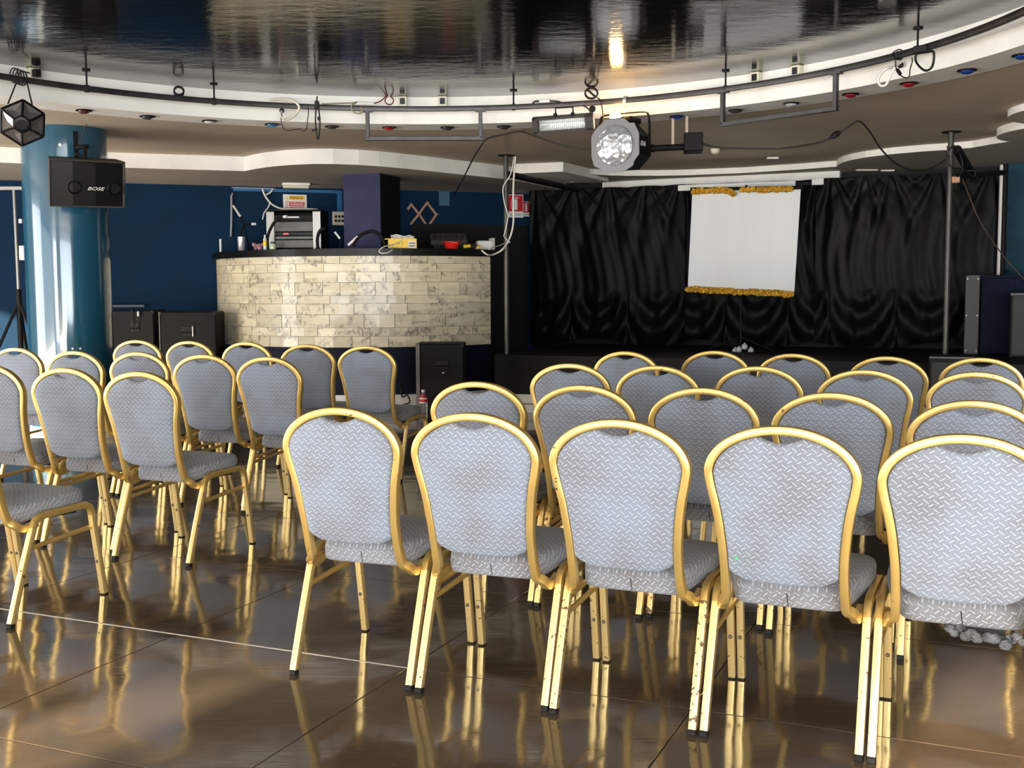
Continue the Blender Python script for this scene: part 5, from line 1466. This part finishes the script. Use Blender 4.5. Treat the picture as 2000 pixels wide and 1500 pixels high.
def ext_sign(px0, py0, px1, py1, label, off):
    t, w, h = wall_sign('extinguisher_sign', px0, py0, px1, py1, label, off=off)
    plate(t, 0, 0, w, h, .002, paper_w, 'board', .004)
    plate(t, 0, .12 * h, .92 * w, .70 * h, .005, label_red, 'red_field')
    mb = MB(); mb.box((.02 * w, .06 * h, .0075), (.20 * w, .44 * h, .002), bev=.0008); mb.box((.02 * w, .32 * h, .0075), (.08 * w, .08 * h, .002)); mb.box((.10 * w, .37 * h, .0075), (.22 * w, .035 * h, .002), Matrix.Rotation(R(-15), 3, 'Z'))
    mb.tube([Vector((-.06 * w, .36 * h, .007)), Vector((-.22 * w, .30 * h, .007)), Vector((-.28 * w, .1 * h, .007)), Vector((-.24 * w, -.1 * h, .007)), Vector((-.18 * w, -.16 * h, .007))], .012 * w + .001, 5)
    t.part('extinguisher_symbol', mb, paper_w, local=True)
    me = text_mesh('ESTINTORE', .10 * h, .0005, rubber); o = link('lettering', me, t.e); o.location = (0, -.38 * h, .005)
    return t
ext_sign(991, 380, 1022, 425, 'larger red extinguisher sign on the dark wall by the left post', .06)
ext_sign(1019, 393, 1035, 423, 'smaller red extinguisher sign partly behind the larger one', .03)
t = Thing('coat_rack', 'pale wooden folding lattice coat rack on the blue wall right of the navy column', 'coat rack', on_wall(833, 440))
def wp(x, y, o=.03): return on_wall(x, y, o)
L_ = [((834, 396), (818, 418)), ((818, 418), (803, 399)), ((834, 396), (852, 419)), ((852, 419), (837, 441)), ((818, 418), (834, 441)), ((818, 418), (803, 437)), ((803, 399), (797, 408))]
for i, (a, b) in enumerate(L_):
    A_, B_ = wp(*a, .03 + .012 * (i % 2)), wp(*b, .03 + .012 * (i % 2)); d = (B_ - A_).normalized(); sd = d.cross(wn).normalized()
    mb = MB(); mb.sweep([A_ - d * .01, B_ + d * .01], [sd] * 2, [wn] * 2, .028, .010, .002); t.part('slat', mb, wood)
for x, y in ((834, 396), (852, 419), (818, 418)): q = wp(x, y, .0); t.part('peg', MB().cyl(q, q + wn * .08, .008, 8), wood)
mb = MB(); wall_panel(mb, 857, 372, 878, 402, .004, .002); single('blue_sheet', mb, mat('pale_blue_film', (.05, .13, .20), .4), 'pale blue sheet taped high on the wall right of the coat rack', 'sheet')
t = Thing('socket_strip', 'cream box with six round sockets beside the navy column', 'socket', M=frame_matrix(on_wall(662, 427), wd, wn))
t.part('box', MB().box((0, 0, .03), (.17, .165, .06), bev=.006), cream_plastic, local=True)
for i in range(3):
    for j in range(2): t.part('socket', MB().cyl((-.05 + .042 * i, -.03 + .052 * j, .058), (-.05 + .042 * i, -.03 + .052 * j, .064), .016, 12), rubber, local=True)
mb = MB(); wall_panel(mb, 452, 366, 537, 369, .02, 0); single('conduit', mb, white_m, 'thin white conduit along the top of the blue wall left of the rack', 'conduit')
mb = MB().tube([wp(x, y, .02) for x, y in ((455, 377), (452, 383), (452.5, 400), (452, 440), (451, 462))], .014, 6); single('conduit', mb, mat('dull_white_conduit', (.28, .275, .26), .5), 'vertical dull white conduit on the blue wall left of the steel tumbler', 'conduit', smooth=180)
single('white_cable', MB().tube(spline([wp(x, y, .03) for x, y in ((513, 369), (517, 381), (527, 395), (536, 402), (548, 407), (560, 408), (600, 408), (620, 409))], 4), .012, 6), white_cable, 'white cable sweeping along the blue wall down to the rack top', 'cable', smooth=180)
single('white_cable', MB().tube(spline([wp(x, y, .03) for x, y in ((533, 369), (528, 376), (520, 380))], 4), .010, 6), white_cable, 'short white cable joining the conduit end above the rack', 'cable', smooth=180)
single('white_cable', MB().tube(spline([wp(x, y, .03) for x, y in ((527, 396), (524, 405), (516, 416), (513, 429))], 4), .009, 6), white_cable, 'loose white cable end hanging left of the rack', 'cable', smooth=180)

# ------------------------------------------------------------------ floor speakers, light stand, bottle
def pa_box(name, px0, px1, pyt, Y, dep, yaw, label, handles, m=None, z0=0):
    a, b = at(px0, pyt, Y), at(px1, pyt, Y); w = (b - a).length; zt = (a.z + b.z) / 2
    c = Vector(((a.x + b.x) / 2, Y, 0)); M3 = Matrix.Rotation(yaw, 3, 'Z'); w /= math.cos(yaw)
    t = Thing(name, label, 'loudspeaker', (c.x, c.y, 0), group='black floor speakers')
    f = lambda x, y, z: c + M3 @ Vector((x, y, z))
    t.part('cabinet', MB().box(f(0, dep / 2, (zt + z0) / 2), (w, dep, zt - z0), M3, bev=.012), m or speaker_m)
    for (hx, hz, hw, hh) in handles:
        t.part('handle_recess', MB().box(f(hx, -.001, hz), (hw, .012, hh), M3, bev=.004), rubber)
        t.part('handle', MB().cyl(f(hx - hw / 2, -.008, hz - hh * .1), f(hx + hw / 2, -.008, hz - hh * .1), .008, 8), black_metal)
    for sx in (-1, 1):
        for z in (z0 + .02, zt - .02): t.part('corner', MB().box(f(sx * (w / 2 - .015), .012, z), (.036, .036, .046), M3, bev=.006), rubber)
    return t, f, w, zt
t, f, w, zt = pa_box('bass_speaker', 311, 421, 609, 12.15, .38, 0, 'black bass speaker with a handle recess next to the curved booth', [(.0, .86, .15, .11)])
t.part('edge_strip', MB().box(f(-w / 2 - .002, .0, zt / 2), (.010, .012, zt)), mat('scuffed_edge', (.16, .15, .14), .5))
t.part('highlight_peg', MB().box(f(.055, -.012, .86), (.012, .012, .11)), silver)
t, f, w, zt = pa_box('bass_speaker', 214, 300, 606, 12.35, .45, 0, 'black bass speaker half hidden behind the teal pillar', [(.03, .90, .11, .11)])
q = f(.06, -.02, zt - .02)
single('hanging_lead', MB().tube([Vector((q.x - .05, q.y, zt + .005)), Vector((q.x - .05, q.y - .005, zt - .10)), Vector((q.x - .04, q.y - .005, zt - .22)), Vector((q.x + .0, q.y - .005, zt - .18)), Vector((q.x + .02, q.y - .005, zt - .03))], .004, 5), dark_cable, 'thin lead hanging over the front of the speaker behind the pillar', 'cable')
single('white_plug', MB().lathe([(.004, 0), (.014, .01), (.014, .045), (.006, .06)], (q.x + .02, q.y - .005, zt - .07), n=10), white_m, 'white plug hanging in front of the speaker behind the pillar', 'plug', smooth=40)
a = on_wall(222, 597); mb = MB(); wall_panel(mb, 180, 596, 281, 599, .16, 0); single('wall_ledge', mb, mat('grey_ledge', (.10, .11, .12), .5), 'thin grey ledge on the blue wall above the speaker by the pillar', 'ledge')
t, f, w, zt = pa_box('bass_speaker', 812, 906, 671, 11.15, .46, 0, 'black bass speaker standing before the right end of the booth', [(.02, .55, .13, .09)])
t.part('edge_strip', MB().box(f(-w / 2 + .018, -.006, zt / 2), (.036, .012, zt)), MATS['scuffed_edge'])
t.part('badge', MB().box(f(.03, -.006, zt - .29), (.02, .008, .012)), white_m)
p = at(827, 795, 10.95)
t = Thing('water_bottle', 'clear plastic bottle with red and white label on the floor beside the booth speaker', 'bottle', (p.x, p.y, 0))
pet = mat('clear_plastic', (.75, .72, .70), .1, trans=.85, ior=1.3)
t.part('bottle', MB().lathe([(.034, 0), (.040, .01), (.040, .20), (.038, .24), (.016, .29), (.014, .30), (0, .30)], (p.x, p.y, 0), n=20), pet, smooth=40)
t.part('cap', MB().cyl((p.x, p.y, .30), (p.x, p.y, .322), .017, 14), paper_w)
for z0, z1, m in ((.195, .245, paper_w), (.205, .232, label_red), (.25, .275, label_red)): t.part('label', MB().lathe([(.0408 if m is paper_w else .0412, z0), (.0408 if m is paper_w else .0412, z1)] if z1 < .25 else [(.037, .25), (.030, .272)], (p.x, p.y, 0), n=20, cap=False), m)
pix_tube('floor_cable', [(780, 742, 11.9), (783, 760, 11.6), (786, 775, 11.45), (796, 772, 11.4), (800, 786, 11.3), (788, 790, 11.3)], .009, dark_cable, 'black cables bunched on the skirting under the booth', 'cable')
b0_ = at(36, 560, 11.2)
t = Thing('light_stand', 'black tripod light stand with a pale crossbar left of the pillar', 'stand', (b0_.x, b0_.y, 0))
pt_ = at(32, 372, 11.2); hubz = 1.02
t.part('pole', MB().cyl((b0_.x, b0_.y, .25), (b0_.x, b0_.y, 1.32), .026, 10), black_metal, smooth=60)
t.part('upper_pole', MB().cyl((b0_.x, b0_.y, 1.3), (b0_.x - .004, b0_.y, pt_.z + .02), .017, 10), mat('pale_steel', (.20, .195, .185), .35, .5), smooth=60)
a, b = at(10, 368, 11.2), at(46, 367.5, 11.2)
t.part('crossbar', MB().box((a + b) / 2, ((b - a).length + .14, .03, .032)), MATS['dull_white_conduit'])
for k in range(3):
    an = R(100 + 120 * k); e = Vector((b0_.x + .55 * math.cos(an), b0_.y + .55 * math.sin(an), .015))
    l = t.part('leg', MB().tube([(b0_.x, b0_.y, 1.2), e], .016, 8), black_metal); t.part('strut', MB().tube([(b0_.x, b0_.y, .45), (Vector((b0_.x, b0_.y, 1.2)) + e) / 2], .010, 6), black_metal, parent=l); t.part('foot_cap', MB().ball(e, .022, 8, 6), rubber, parent=l)
q = at(44, 494, 11.15); t.part('control_box', MB().box(q, (.05, .05, .14), bev=.005), white_m); t.part('clamp', MB().box(at(41, 432, 11.17), (.03, .04, .04)), silver)
